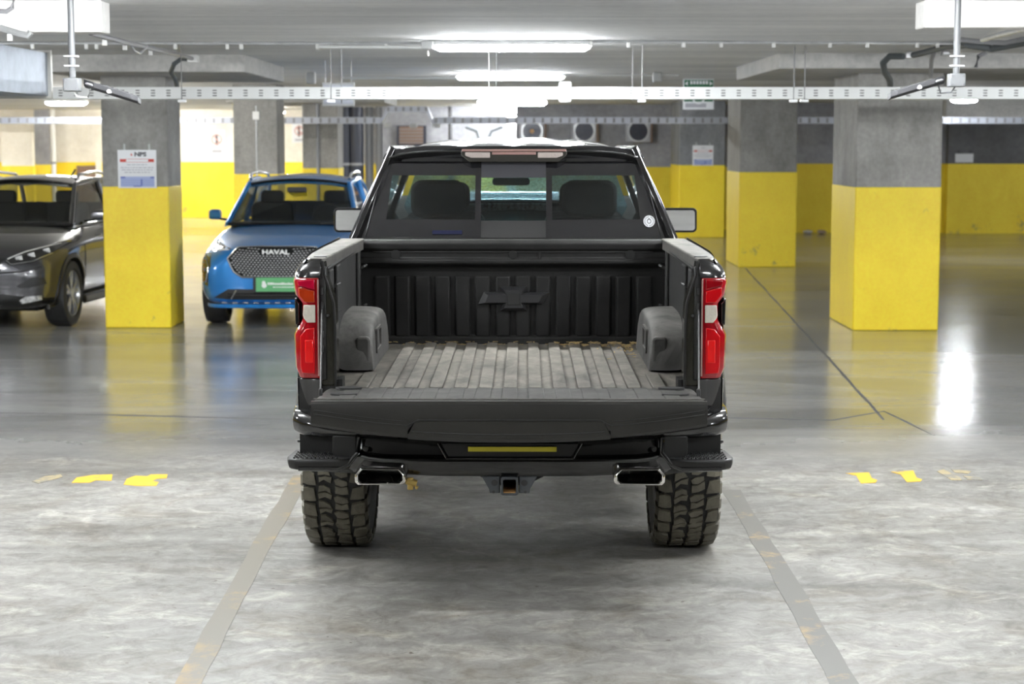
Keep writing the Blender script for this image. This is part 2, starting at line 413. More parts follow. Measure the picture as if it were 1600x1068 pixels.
# ------------------------------------------------------------ mesh builder
class MB:
    def __init__(s):
        s.bm = bmesh.new(); s.mi = 0

    def face(s, vs):
        try:
            f = s.bm.faces.new(vs); f.material_index = s.mi; return f
        except ValueError:
            return None

    def box(s, c, d, rot=None, taper=None):
        """c centre, d full size; rot Euler; taper (tx,ty) scales the top"""
        R = Euler(rot).to_matrix() if rot else Matrix.Identity(3)
        c = Vector(c); vs = []
        for z in (-.5, .5):
            for x, y in ((-.5, -.5), (.5, -.5), (.5, .5), (-.5, .5)):
                kx, ky = (taper if (taper and z > 0) else (1, 1))
                vs.append(s.bm.verts.new(c + R @ Vector((x * d[0] * kx, y * d[1] * ky, z * d[2]))))
        for f in ((0, 3, 2, 1), (4, 5, 6, 7), (0, 1, 5, 4), (1, 2, 6, 5), (2, 3, 7, 6), (3, 0, 4, 7)):
            s.face([vs[i] for i in f])
        return s

    def b2(s, x0, x1, y0, y1, z0, z1):
        return s.box(((x0 + x1) / 2, (y0 + y1) / 2, (z0 + z1) / 2), (abs(x1 - x0), abs(y1 - y0), abs(z1 - z0)))

    def cyl(s, p0, p1, r0, r1=None, seg=16, cap=True):
        p0 = Vector(p0); p1 = Vector(p1); r1 = r0 if r1 is None else r1
        d = (p1 - p0).normalized()
        q = Vector((0, 0, 1)) if abs(d.z) < 0.9 else Vector((1, 0, 0))
        u = d.cross(q).normalized(); v = d.cross(u)
        A = []; B = []
        for i in range(seg):
            a = 2 * PI * i / seg; o = u * math.cos(a) + v * math.sin(a)
            A.append(s.bm.verts.new(p0 + o * r0)); B.append(s.bm.verts.new(p1 + o * r1))
        for i in range(seg):
            j = (i + 1) % seg; s.face([A[i], A[j], B[j], B[i]])
        if cap:
            s.face(A[::-1]); s.face(B)
        return s

    def tube(s, pts, r, seg=8):
        pts = [Vector(p) for p in pts]; rings = []
        for i, p in enumerate(pts):
            d = (pts[min(i + 1, len(pts) - 1)] - pts[max(i - 1, 0)]).normalized()
            q = Vector((0, 0, 1)) if abs(d.z) < 0.95 else Vector((1, 0, 0))
            u = d.cross(q).normalized(); v = d.cross(u)
            rings.append([s.bm.verts.new(p + (u * math.cos(2 * PI * k / seg) + v * math.sin(2 * PI * k / seg)) * r) for k in range(seg)])
        for a, b in zip(rings, rings[1:]):
            for k in range(seg):
                s.face([a[k], a[(k + 1) % seg], b[(k + 1) % seg], b[k]])
        s.face(rings[0][::-1]); s.face(rings[-1])
        return s

    def prism(s, poly, a0, a1, axis='y', f=None):
        """poly in the plane across `axis`; a0..a1 along it. y: (x,z)  x: (y,z)  z: (x,y)"""
        def P(p, a):
            if f: return f(p[0], p[1], a)
            return {'y': (p[0], a, p[1]), 'x': (a, p[0], p[1]), 'z': (p[0], p[1], a)}[axis]
        A = [s.bm.verts.new(P(p, a0)) for p in poly]; B = [s.bm.verts.new(P(p, a1)) for p in poly]
        n = len(poly)
        s.face(A[::-1]); s.face(B)
        for i in range(n):
            s.face([A[i], A[(i + 1) % n], B[(i + 1) % n], B[i]])
        return s

    def loft(s, rings, closed=True, cap0=True, cap1=True):
        R = [[s.bm.verts.new(p) for p in r] for r in rings]
        n = len(R[0])
        for a, b in zip(R, R[1:]):
            for k in range(n if closed else n - 1):
                s.face([a[k], a[(k + 1) % n], b[(k + 1) % n], b[k]])
        if cap0: s.face(R[0][::-1])
        if cap1: s.face(R[-1])
        return s

    def ring(s, outer, inner, f0, f1):
        """frame between two loops of equal length; f0,f1 map (u,v)->3D for the two faces"""
        n = len(outer)
        O0 = [s.bm.verts.new(f0(*p)) for p in outer]; I0 = [s.bm.verts.new(f0(*p)) for p in inner]
        O1 = [s.bm.verts.new(f1(*p)) for p in outer]; I1 = [s.bm.verts.new(f1(*p)) for p in inner]
        for i in range(n):
            j = (i + 1) % n
            s.face([O0[i], O0[j], I0[j], I0[i]]); s.face([O1[j], O1[i], I1[i], I1[j]])
            s.face([O0[j], O0[i], O1[i], O1[j]]); s.face([I0[i], I0[j], I1[j], I1[i]])
        return s

    def sheet(s, nu, nv, fn):
        V = [[s.bm.verts.new(fn(i / nu, j / nv)) for j in range(nv + 1)] for i in range(nu + 1)]
        for i in range(nu):
            for j in range(nv):
                s.face([V[i][j], V[i + 1][j], V[i + 1][j + 1], V[i][j + 1]])
        return s

    def lathe(s, prof, cx, cy, cz, axis='x', seg=48):
        """prof list of (a along axis, r), closed ring section if it returns to its start"""
        rings = []
        for k in range(seg):
            t = 2 * PI * k / seg; r = []
            for a, rad in prof:
                if axis == 'x': r.append((cx + a, cy + rad * math.cos(t), cz + rad * math.sin(t)))
                else: r.append((cx + rad * math.cos(t), cy + a, cz + rad * math.sin(t)))
            rings.append([s.bm.verts.new(p) for p in r])
        n = len(prof)
        for k in range(seg):
            A = rings[k]; B = rings[(k + 1) % seg]
            for i in range(n - 1):
                s.face([A[i], A[i + 1], B[i + 1], B[i]])
        return s

    def build(s, name, mats, parent=None, bevel=0, bseg=2, sub=0, smooth=True, angle=35, loc=None, solid=0):
        me = bpy.data.meshes.new(name)
        bmesh.ops.remove_doubles(s.bm, verts=s.bm.verts, dist=1e-6)
        bmesh.ops.recalc_face_normals(s.bm, faces=s.bm.faces)
        s.bm.to_mesh(me); s.bm.free()
        for m in (mats if isinstance(mats, (list, tuple)) else [mats]):
            me.materials.append(m)
        o = bpy.data.objects.new(name, me); COL.objects.link(o)
        if parent: o.parent = parent
        if loc: o.location = loc
        if solid:
            md = o.modifiers.new('solid', 'SOLIDIFY'); md.thickness = solid; md.offset = 0
        if bevel:
            md = o.modifiers.new('bevel', 'BEVEL'); md.width = bevel; md.segments = bseg
            md.limit_method = 'ANGLE'; md.angle_limit = math.radians(30); md.harden_normals = False
        if sub:
            md = o.modifiers.new('sub', 'SUBSURF'); md.levels = sub; md.render_levels = sub
        if smooth:
            me.polygons.foreach_set('use_smooth', [True] * len(me.polygons))
            me.set_sharp_from_angle(angle=math.radians(angle))
        return o


def tag(o, label, cat, group=None, kind=None):
    o['label'] = label; o['category'] = cat
    if group: o['group'] = group
    if kind: o['kind'] = kind
    return o


def thing(name, label, cat, loc=(0, 0, 0), rz=0, group=None):
    o = bpy.data.objects.new(name, None); COL.objects.link(o)
    o.empty_display_size = 0.1
    o.location = loc; o.rotation_euler = (0, 0, rz)
    return tag(o, label, cat, group)


def struct(o, label, cat):
    return tag(o, label, cat, kind='structure')


def text(name, body, size, m, parent, loc, rot=(PI / 2, 0, 0), ext=0.001, align='CENTER', sx=1.0, bold=0.0):
    c = bpy.data.curves.new(name, 'FONT'); c.body = body; c.size = size; c.extrude = ext
    c.offset = bold
    c.align_x = align; c.align_y = 'CENTER'
    t = bpy.data.objects.new(name, c); COL.objects.link(t)
    dg = bpy.context.evaluated_depsgraph_get()
    me = bpy.data.meshes.new_from_object(t.evaluated_get(dg))
    bpy.data.objects.remove(t)
    me.materials.clear(); me.materials.append(m)
    o = bpy.data.objects.new(name, me); COL.objects.link(o)
    o.parent = parent; o.location = loc; o.rotation_euler = rot; o.scale = (sx, 1, 1)
    return o


def rrect(x0, x1, z0, z1, r, n=4):
    pts = []
    for cx, cz, a0 in ((x1 - r, z1 - r, 0), (x0 + r, z1 - r, 90), (x0 + r, z0 + r, 180), (x1 - r, z0 + r, 270)):
        for k in range(n + 1):
            a = math.radians(a0 + 90 * k / n); pts.append((cx + r * math.cos(a), cz + r * math.sin(a)))
    return pts
M['polegrey'] = mat('pole_grey_enamel', (0.085, 0.088, 0.092), 0.45)
M['armgrey'] = mat('dark_lamp_body', (0.028, 0.028, 0.03), 0.5, spec=0.25)
# ============================================================ THE GARAGE
XL, XR = -19.0, 17.0
YN = -14.0
o = MB().b2(XL, XR + 8, YN, 52, -0.2, 0).build('floor', M['floor'], smooth=False)
struct(o, 'stained grey concrete garage floor, polished towards the back', 'floor')
FLOOR = o


def floor_strip(name, pts, width, m, h=0.0015, jag=0.0, parent=None):
    """thin strip along ground points [(x,y)...]"""
    b = MB(); L = []; R = []
    n = len(pts)
    for i, (x, y) in enumerate(pts):
        a = pts[max(i - 1, 0)]; c = pts[min(i + 1, n - 1)]
        d = Vector((c[0] - a[0], c[1] - a[1])).normalized(); q = Vector((d.y, -d.x))
        wd = width / 2
        j1 = random.uniform(-jag, jag); j2 = random.uniform(-jag, jag)
        L.append(Vector((x, y)) - q * (wd + j1)); R.append(Vector((x, y)) + q * (wd + j2))
    poly = [tuple(v) for v in L] + [tuple(v) for v in R[::-1]]
    V0 = [b.bm.verts.new((p[0], p[1], 0.0)) for p in poly]
    V1 = [b.bm.verts.new((p[0], p[1], h)) for p in poly]
    N = len(poly)
    for i in range(n - 1):
        b.face([V1[i], V1[i + 1], V1[N - 2 - i], V1[N - 1 - i]])
    for i in range(N):
        b.face([V0[i], V0[(i + 1) % N], V1[(i + 1) % N], V1[i]])
    return b.build(name, m, parent, smooth=False)


def gp(px, py):
    Y = GY(py); return (XS(px, Y, 0), Y)


def dense(pts, step=0.25):
    out = []
    for a, b in zip(pts, pts[1:]):
        n = max(1, int(math.dist(a, b) / step))
        out += [(a[0] + (b[0] - a[0]) * k / n, a[1] + (b[1] - a[1]) * k / n) for k in range(n)]
    return out + [pts[-1]]


# joints of the slab
for pts in ([gp(1163, 417), gp(1295, 560), gp(1381, 655)],
            [gp(-300, 640), gp(100, 646), gp(480, 655)], [gp(1130, 652), gp(1300, 656), gp(1381, 642), gp(1460, 680)]):
    floor_strip('slab_joint', dense(pts, 0.4), 0.020, M['joint'], 0.002, 0.006, FLOOR)
l1 = floor_strip('parking_line', dense([gp(472, 742), gp(410, 850), gp(288, 1078)]), 0.10, M['line'], jag=0.006)
tag(l1, 'faded yellow parking bay line running out from the left rear tire', 'parking line')
l2 = floor_strip('parking_line', dense([gp(1142, 765), gp(1230, 910), gp(1325, 1078)]), 0.10, M['line2'], jag=0.006)
tag(l2, 'rubbed grey and yellow parking bay line running out from the right rear tire', 'parking line')


def mark(polys, label, m):
    b = MB()
    for poly in polys:
        P = [gp(*p) for p in poly]
        if sum(P[i][0] * P[(i + 1) % len(P)][1] - P[(i + 1) % len(P)][0] * P[i][1] for i in range(len(P))) < 0: P.reverse()
        b.prism(P, 0.0, 0.002, 'z')
    o = b.build('floor_marking', m, smooth=False)
    tag(o, label, 'floor marking', 'yellow paint marks on the floor')


mark([[(193, 757), (198, 748), (212, 743), (230, 744), (236, 741), (262, 741), (260, 747), (245, 748), (238, 751), (248, 753), (244, 759), (215, 759)]],
     'bright yellow paint mark on the floor nearest the left rear tire', M['mark'])
mark([[(112, 754), (120, 746), (145, 742), (176, 741), (174, 751), (150, 750), (140, 754)]],
     'middle worn yellow paint mark on the floor left of the truck', M['mark'])
mark([[(50, 752), (70, 744), (95, 741), (98, 745), (72, 752), (60, 755)]],
     'faintest cream paint mark on the floor, farthest left of the truck', M['mark_faint'])
mark([[(1321, 739), (1358, 738), (1362, 747), (1371, 750), (1368, 754), (1345, 755), (1338, 743)]],
     'yellow paint mark on the floor nearest the right rear tire', M['mark'])
mark([[(1392, 737), (1427, 735), (1432, 746), (1441, 749), (1438, 752), (1417, 753), (1407, 741)]],
     'middle yellow paint mark on the floor right of the truck', M['mark'])
mark([[(1464, 736), (1474, 733), (1500, 746), (1503, 750), (1487, 750)], [(1486, 733), (1518, 736), (1512, 740), (1492, 738)], [(1505, 743), (1530, 746), (1535, 750), (1512, 749)]],
     'pale broken yellow paint mark on the floor, farthest right of the truck', M['mark_faint'])

o = MB().b2(XL, XR + 8, YN, 52, CEIL, CEIL + 0.25).build('ceiling', M['ceiling'], smooth=False)
struct(o, 'flat cast concrete ceiling slab', 'ceiling')


# ---- walls: each one plain, the yellow dado a child board of paint
def wall(name, x0, x1, y0, y1, m, label, ytop=YELLOW_H, side='near', z1=CEIL, ym=None):
    o = MB().b2(x0, x1, y0, y1, 0, z1).build(name, m, smooth=False)
    struct(o, label, 'wall')
    if ytop:
        t = 0.006
        MB().b2(x0 - t, x1 + t, y0 - t, y1 + t, 0, ytop).build('yellow_band', ym or M['yellow_wall'], o, smooth=False)
    return o


# right-hand back: grey-lilac wall with the fans, darker right
YW = 40.5
W_mid = wall('wall_back', XS(806, YW), XS(1215, YW), YW, YW + .3, M['wall_grey'], 'grey back wall carrying three round fans', 1.38)
wall('wall_back_right', XS(1200, YW - 1.5), XS(1490, YW - 1.5), YW - 1.5, YW - 1.2, M['wall_grey'], 'bright grey back wall above a yellow band, behind the right columns', 1.47)
wall('wall_far_right', XS(1480, YW - 1.7), XR + 8, YW - 1.7, YW - 1.4, M['wall_dark'], 'dark grey back wall above a yellow band at the far right', 1.47)
wall('wall_back_center', XS(598, 43), XS(812, 43), 43, 43.3, M['wall_grey'], 'grey back wall behind the louvre and cables', 1.40)
wall('wall_back_left', XS(528, 45), XS(600, 45), 45, 45.3, M['wall_grey'], 'grey back wall behind the dark pipes', 1.40)
wall('wall_left', XL, XS(530, 47), 47, 47.3, M['wall_cream'], 'bright cream back wall above a yellow band on the left', 1.42)
wall('wall_side_left', XL - .3, XL, YN, 47.3, M['wall_cream'], 'cream side wall at the far left', 1.42)
wall('wall_side_right', XR + 8, XR + 8.3, YN, 47.3, M['wall_grey'], 'grey side wall at the far right', 1.47)
wall('wall_near', XL, XR + 8, YN - .3, YN, M['wall_dark'], 'dark wall behind the photographer', 0)
# brown recess and a pier in the cream wall
y = 46.4
pb = wall('wall_pier_left', XS(56, y), XS(79, y), y, y + .6, M['wall_grey'], 'short grey-brown wall pier with a yellow foot on the cream wall', 1.36)
d = MB().b2(XS(120, 46.9), XS(151, 46.9), 46.9, 46.98, 0.1, 1.33).build('door_1', M['brown'], bevel=.01)
struct(d, 'brown door at the foot of the cream back wall', 'door')
MB().b2(XS(150, 46.85), XS(158, 46.85), 46.85, 46.98, 0.1, 1.5).build('door_frame', M['wall_cream'], d, smooth=False)
MB().cyl((XS(146, 46.8), 46.8, 0.9), (XS(146, 46.8), 46.9, 0.9), .05).build('door_handle', M['steel'], d)
o = MB().b2(XS(4, 44), XS(52, 44), 44, 44.2, 0, ZY(207, 44)).build('partition_panel', M['wall_cream'], smooth=False)
tag(o, 'pale cream partition panel standing in front of the far left wall', 'partition')
MB().b2(XS(4, 44) - .01, XS(52, 44) + .01, 43.99, 44.21, 0, 1.36).build('yellow_band', M['yellow_wall'], o, smooth=False)


# ---- columns
def column(px0, px1, pyb, depth, label, m=None, ytop=None, chip=False):
    Y = GY(pyb); m = m or M['column']
    x0 = XS(px0, Y, 0.8); x1 = XS(px1, Y, 0.8)
    o = MB().b2(x0, x1, Y, Y + depth, 0, CEIL).build('column', m, bevel=0.012)
    struct(o, label, 'column')
    t = 0.004; yt = ytop or YELLOW_H
    b = MB()
    nz = 12
    b.b2(x0 - t, x1 + t, Y - t, Y + depth + t, 0, yt)
    b.build('yellow_band', M['yellow'], o, bevel=0.012)
    return (x0, x1, Y)


cL = column(163, 265, 512, 0.75, 'square concrete column with a notice board, yellow painted foot, between grey and blue cars')
cR = column(1335, 1468, 516, 1.36, 'broad concrete column with a yellow painted foot, nearest column right of the truck')
cR2 = column(1155, 1244, 417, 1.65, 'second concrete column right of the truck, smaller and farther, yellow foot')
cL2 = column(367, 435, 430, 0.85, 'concrete column with a conduit, standing behind the blue car')
cL3 = column(474, 529, 391, 1.0, 'farther concrete column with a thin pipe down its middle, right of the blue car roof')
cR3 = column(1061, 1132, 371, 2.0, 'concrete column with a blue and white notice, just right of the truck cab', M['column_blue'])
cR4 = column(1034, 1054, 356, 1.5, 'narrow far column beside the truck cab, yellow foot', M['column_blue'], 1.42)


# ---- drop panels over the columns
def drop(name, x0, x1, y0, y1, z, label, m=None):
    o = MB().b2(x0, x1, y0, y1, z, CEIL + .01).build(name, m or M['panel'], bevel=0.01)
    tag(o, label, 'drop panel', kind='structure')


Yp = cL[2] - 1.15
drop('ceiling_drop_panel', XS(60, Yp, 2.6), XS(383, Yp, 2.6), Yp, Yp + 3.0, ZY(112.5, Yp), 'concrete drop panel under the ceiling over the notice-board column')
Yp = GY(516) - 1.15
drop('ceiling_drop_panel', XS(1217, Yp, 2.6), XS(1760, Yp, 2.6), Yp, Yp + 3.3, ZY(107, Yp), 'concrete drop panel under the ceiling over the broad right column')
drop('ceiling_drop_panel', XS(-300, 11, 2.6), XS(158, 11, 2.6), 11.0, 11.25, ZY(50, 11.0), 'bright pale ceiling panel edge at the top left corner', M['white_panel'])
drop('ceiling_drop_panel', XS(1444, 11.0, 2.6), XS(1900, 11, 2.6), 11.0, 11.25, ZY(43, 11.0), 'bright pale ceiling panel edge at the top right corner', M['white_panel'])
drop('ceiling_drop_panel', cL3[0] - 1.2, cL3[1] + .9, cL3[2] - 1, cL3[2] + 2.4, 2.6, 'far drop panel over the pipe column')
drop('ceiling_beam', XS(1475, 33), XS(1700, 33), 33, 33.6, 2.36, 'far concrete ceiling beam at the right edge')


# ---- fluorescent lights
def tube_light(x, y, z, L, label, group='fluorescent ceiling lights', alongy=False, warm=False, rods=0.0, h=.052, bright=False, soft=False, shade=True):
    t = thing('fluorescent_light', label, 'ceiling light', (x, y, z), PI / 2 if alongy else 0, group)
    MB().b2(-L / 2, L / 2, -.068 if shade else -.03, .068 if shade else .03, -.004 if shade else .0, .032).build('housing', M['lgrey'], t, bevel=.006)
    prof = [(math.cos(a) * .062, -.012 + math.sin(a) * (h - .01 if math.sin(a) < 0 else .022)) for a in [math.radians(125 + 290 * k / 12) for k in range(13)]]
    rings = []
    for xx, s in ((-L / 2, .55), (-L / 2 + .05, 1), (L / 2 - .05, 1), (L / 2, .55)):
        rings.append([(xx, p[0] * s, p[1] * s) for p in prof])
    MB().loft(rings).build('diffuser', M['tube_warm' if warm else 'tube_bright' if bright else 'tube_soft' if soft else 'tube'], t, smooth=True, angle=60)
    for sx in (-1, 1):
        MB().b2(sx * L / 2 - .02, sx * L / 2 + .02, -.06, .06, -.012, .03).build('end_cap', M['white'], t, bevel=.004)
        if rods: MB().cyl((sx * L * .3, 0, .028), (sx * L * .3, 0, rods), .006, seg=6).build('rod', M['galv'], t)
    if not rods:
        MB().b2(-.05, .05, -.03, .03, .025, max(.03, CEIL - z)).build('mount', M['lgrey'], t)
    return t


Z1 = CEIL - .11
tube_light(0.0, 15.2, ZY(70, 15.2), 1.28, 'nearest fluorescent light on the ceiling over the truck cab, in front of the cable tray')
tube_light(-0.02, 22.5, ZY(118, 22.5), 1.31, 'second fluorescent light in the row, cut by the cable tray below it')
tube_light(0.0, 34, ZY(157.5, 34), 1.26, 'third fluorescent light in the row, just under the cable tray', h=.085)
tube_light(-.04, 41.5, ZY(167, 41.5), 1.26, 'lowest and farthest fluorescent light in the row over the truck', h=.13)
tube_light(XS(104, 30, 2.5), 30, ZY(159, 30), .66, 'small bright fluorescent light at the left, left of the notice-board column', rods=.2)
tube_light(XS(1506, 30, 2.5), 30, ZY(155, 30), .42, 'small bright fluorescent light beyond the broad right column', rods=.2)
# unseen lamps outside the frame, most added to brighten the room
OUT = [(-2.6, 7.6, 'over the left bed rail of the truck'), (2.6, 7.6, 'over the right bed rail of the truck'), (-2.6, 3.4, 'left above the photographer'), (2.6, 3.4, 'right above the photographer'),
       (-7.0, 7.6, 'over the bay left of the truck'), (7.0, 7.6, 'over the bay right of the truck'), (-7.5, 2.0, 'far left above the front bays'), (7.5, 2.0, 'far right above the front bays'),
       (-6.6, 12.6, 'in front of the grey car'), (6.6, 12.6, 'in front of the broad column, far right'), (-1.7, 9.9, 'just above the picture, left of its middle'), (1.7, 9.9, 'just above the picture, right of its middle'),
       (-6.3, 9.5, 'just above the picture near its left corner'), (6.3, 9.5, 'just above the picture near its right corner'), (-14.0, 23, 'far left behind the grey car'), (14.5, 22, 'far right behind the broad column'),
       (13.5, 31, 'far right in the rear aisle'), (-12.5, 15, 'far left of the grey car'), (12.5, 13, 'far right of the broad column')]
for x, y, wh in OUT:
    near_ = 9.4 < y < 10; soft_ = y < 8
    tube_light(x, y, CEIL - (.036 if near_ else .11), 1.28, 'unseen fluorescent ceiling light, ' + wh, 'unseen ceiling lights outside the picture', h=.03 if near_ else .075, bright=near_, soft=soft_, shade=False)
for x, y, L_, wh in [(-15.5, 34, 1.6, 'nearest the grey car'), (-14.5, 41, 1.6, 'at the outer end'), (-8.9, 44.4, 1.0, 'hidden by the notice-board column'), (-5.8, 43.6, .8, 'hidden by the column behind the blue car'),
                     (-6.05, 28.5, .9, 'midway down the bay'), (-7.5, 36, .9, 'two thirds down the bay'), (-4.75, 23.2, .7, 'first behind the notice-board column')]:
    tube_light(x, y, Z1, L_, 'unseen fluorescent light added to the far left bay, ' + wh, 'unseen ceiling lights added to the far left bay', warm=True)  # hidden lamps added to brighten the far left bay


# ---- cable trays
def tray(name, xa, xb, Y, z0, z1, m, label, slots, th=.05):
    t = thing(name, label, 'cable tray', ((xa + xb) / 2, Y, z0))
    cx = (xa + xb) / 2; h = z1 - z0
    b = MB().b2(xa - cx, xb - cx, 0, .004, 0, h)
    b.b2(xa - cx, xb - cx, 0, .30, 0, .004)
    b.b2(xa - cx, xb - cx, .296, .30, 0, h)
    b.b2(xa - cx, xb - cx, -.006, .0, h - .012, h).b2(xa - cx, xb - cx, -.006, 0, 0, .012)
    b.build('tray_body', m, t, smooth=False)
    s = MB()
    x = xa - cx + .06
    while x < xb - cx:
        if slots == 'three':
            for k in (.28, .5, .72): s.b2(x - .018, x + .018, -.002, .0, h * k - .005, h * k + .005)
        else:
            s.b2(x - .02, x + .02, -.004, .0, h * .12, h * .88)
        x += .134 if slots == 'three' else .15
    s.build('slot_pattern', M['slot'] if slots == 'three' else M['mgrey'], t, smooth=False)
    return t


YT = 16.0
zt1 = ZY(136, YT); zt0 = ZY(154.5, YT)
tray('cable_tray', XS(60, YT, 2.3), XS(1700, YT, 2.3), YT, zt0, zt1, M['tray'], 'long white slotted cable tray hung across the whole picture', 'three')
YT2 = 31.0
a0 = ZY(193, YT2); a1 = ZY(183, YT2)
tray('cable_tray', XS(-60, YT2, 2.2), XS(596, YT2, 2.2), YT2, a0, a1, M['tray_far'], 'farther cable tray left of the truck, under the raised hump', 'wide')
tray('cable_tray', XS(676, YT2, 2.2), XS(1760, YT2, 2.2), YT2 + .01, a0, a1, M['tray_far'], 'farther cable tray running right behind the columns', 'wide')
# hump over a duct
hp = thing('cable_tray', 'raised hump of cable tray stepping over the lower tray left of the row of lights', 'cable tray', (XS(636, YT2, 2.2), YT2, a0))
xm = XS(636, YT2, 2.2); hh = ZY(175, YT2) - a0
xs = [XS(p, YT2, 2.2) - xm for p in (597, 607, 666, 675)]
MB().prism([(xs[0], 0), (xs[1], hh), (xs[2], hh), (xs[3], 0), (xs[3], .1), (xs[2] + .02, hh + .1), (xs[1] - .02, hh + .1), (xs[0], .1)], -.02, .25, 'y').build('tray_body', M['tray_far'], hp, smooth=False)
b = MB()
for k in range(6):
    x = xs[1] + (xs[2] - xs[1]) * k / 5; b.b2(x - .02, x + .02, -.024, -.02, hh + .015, hh + .085)
b.build('slot_pattern', M['mgrey'], hp, smooth=False)
for px in (600, 640, 676):
    c = (XS(px, 30.9, 2.2) - hp.location.x, -.02, -.06)
    MB().b2(c[0], c[0] + .12, -.06, .0, -.07, .0).build('tray_box', M['lgrey'], hp, bevel=.01)

# rods and hangers of the near tray
for px, dbl in ((517, 1), (764, 1), (1003, 1), (1240, 1), (1257, 0), (284, 0)):
    xx = XS(px, YT - .03, 2.4)
    t = thing('tray_hanger', {517: 'thin threaded tray rods above the small grey box on the cable tray', 764: 'thin threaded tray rods below the middle of the nearest fluorescent light', 1003: 'thin threaded tray rods right of the round emergency lamp',
                             1240: 'thin threaded rod left of the broad column, left one of two', 1257: 'thin threaded rod close to the broad right column, right one of two', 284: 'dark thin rod right of the notice-board column'}[px],
              'hanger', (xx, YT - .04, zt0))
    MB().cyl((0, 0, -.03), (0, 0, CEIL - zt0), .0045, seg=8).build('rod', M['rod'], t)
    MB().b2(-.035, .035, -.01, .03, -.03, -.005).build('clip', M['galv'], t, bevel=.003)
    if dbl: MB().cyl((.06 * (1 if px != 1003 else -1), .36, -.03), (.06 * (1 if px != 1003 else -1), .36, CEIL - zt0), .0045, seg=8).build('rod', M['rod'], t)

# emergency lamp, hanging signs
x = XS(883, YT - .07, 2.3); z = (ZY(128, YT) + ZY(160, YT)) / 2
t = thing('emergency_lamp', 'small square grey lamp with a bright round face fixed on the cable tray', 'lamp', (x, YT - .06, z))
MB().prism(rrect(-.055, .055, -.09, .09, .02), -.03, .055, 'y').build('housing', M['galv'], t, bevel=.006)
MB().cyl((0, -.05, .0), (0, -.028, 0), .034, .042).build('lamp_face', M['lampspot'], t)

y = 19.0
t = thing('hanging_sign', 'pale grey blank box sign hung behind the cable tray, left of the truck', 'sign', (XS(529, y, 2.3), y, ZY(166, y)))
hw = XS(554, y) - XS(529, y)
hz = ZY(129, y) - ZY(166, y)
MB().b2(-hw, hw, -.02, .02, 0, hz).build('sign_body', M['lgrey'], t, bevel=.006)
MB().b2(-hw * .9, hw * .9, -.026, -.02, hz * .1, hz * .9).build('sign_face', M['tray_far'], t)
for s in (-1, 1): MB().cyl((s * hw * .8, 0, hz), (s * hw * .8, 0, CEIL - ZY(166, y)), .005, seg=6).build('rod', M['galv'], t)

y = 24.0
t = thing('hanging_sign', 'green and white emergency sign hung behind the cable tray, right of the truck', 'sign', (XS(1091, y, 2.3), y, ZY(171, y)))
hw = XS(1115, y) - XS(1091, y); hz = ZY(123, y) - ZY(171, y)
MB().b2(-hw, hw, -.015, .015, 0, hz).build('sign_body', M['signwhite'], t, bevel=.004)
MB().b2(-hw * .93, hw * .93, -.02, -.015, hz * .26, hz * .96).build('green_panel', M['signgreen'], t)
b = MB(); N_ = 20
b.ring([(math.cos(2 * PI * k / N_) * .085, hz * .38 + math.sin(2 * PI * k / N_) * .085) for k in range(N_)],
       [(math.cos(2 * PI * k / N_) * .06, hz * .38 + math.sin(2 * PI * k / N_) * .06) for k in range(N_)], lambda u, v: (u, -.024, v), lambda u, v: (u, -.02, v))
b.build('circle_mark', M['signwhite'], t)
b = MB()
for k in range(6): b.b2(-hw * .55 + k * hw * .2, -hw * .55 + k * hw * .2 + .03, -.024, -.02, hz * .82, hz * .93)
b.prism([(-hw * .9, hz * .84), (-hw * .7, hz * .92), (-hw * .7, hz * .78)], -.024, -.02)
b.prism([(hw * .9, hz * .84), (hw * .7, hz * .92), (hw * .7, hz * .78)], -.024, -.02)
b.build('white_mark', M['signwhite'], t)
MB().b2(-hw * .85, hw * .5, -.019, -.015, hz * .07, hz * .2).build('small_print', M['signtext'], t)
for s in (-1, 1): MB().cyl((s * hw * .8, 0, hz), (s * hw * .8, 0, CEIL - ZY(171, y)), .005, seg=6).build('rod', M['galv'], t)

# ---- conduit along the ceiling, with clips
YC = 15.22
def conduit(name, pts, r, m, label, clips=(), cat='conduit'):
    t = thing(name, label, cat, pts[0])
    p0 = Vector(pts[0])
    MB().tube([Vector(p) - p0 for p in pts], r, 8).build('pipe', m, t)
    for c in clips:
        c = Vector(c) - p0
        MB().b2(c.x - .014, c.x + .014, c.y - .014, c.y + .014, c.z - r - .036, c.z - r + .005).build('clip', M['white'], t, bevel=.004)
    return t


zc = ZY(67.5, YC)
conduit('ceiling_conduit', [(XS(-50, YC, 2.7), YC, zc), (XS(681, YC, 2.7), YC, zc)], .013, M['galv'],
        'long grey conduit with white clips along the ceiling left of the nearest fluorescent light',
        [(XS(p, YC, 2.7), YC, zc) for p in (51, 135, 151, 274, 355, 377, 496, 603)])
zc2 = ZY(65, YC)
conduit('ceiling_conduit', [(XS(919, YC, 2.7), YC, zc2), (XS(1700, YC, 2.7), YC, zc2 - .02)], .013, M['galv'],
        'long grey conduit with white clips along the ceiling right of the nearest fluorescent light',
        [(XS(p, YC, 2.7), YC, zc2) for p in (982, 1068, 1127, 1209, 1297, 1355, 1433, 1465)])
conduit('ceiling_conduit', [(XS(496, YC - .1, 2.7), YC - .1, ZY(73, YC - .1)), (XS(620, YC - .1, 2.7), YC - .1, ZY(74, YC - .1)), (XS(668, YC - .1, 2.7), YC - .1, ZY(74, YC - .1))], .012, M['tray'],
        'short pale conduit ending at the box beside the nearest fluorescent light')
o = MB().b2(XS(660, 15.1), XS(678, 15.1), 15.1, 15.2, ZY(76, 15.1), ZY(64, 15.1)).build('junction_box', M['lgrey'], bevel=.005)
tag(o, 'grey junction box at the left end of the nearest fluorescent light', 'junction box')
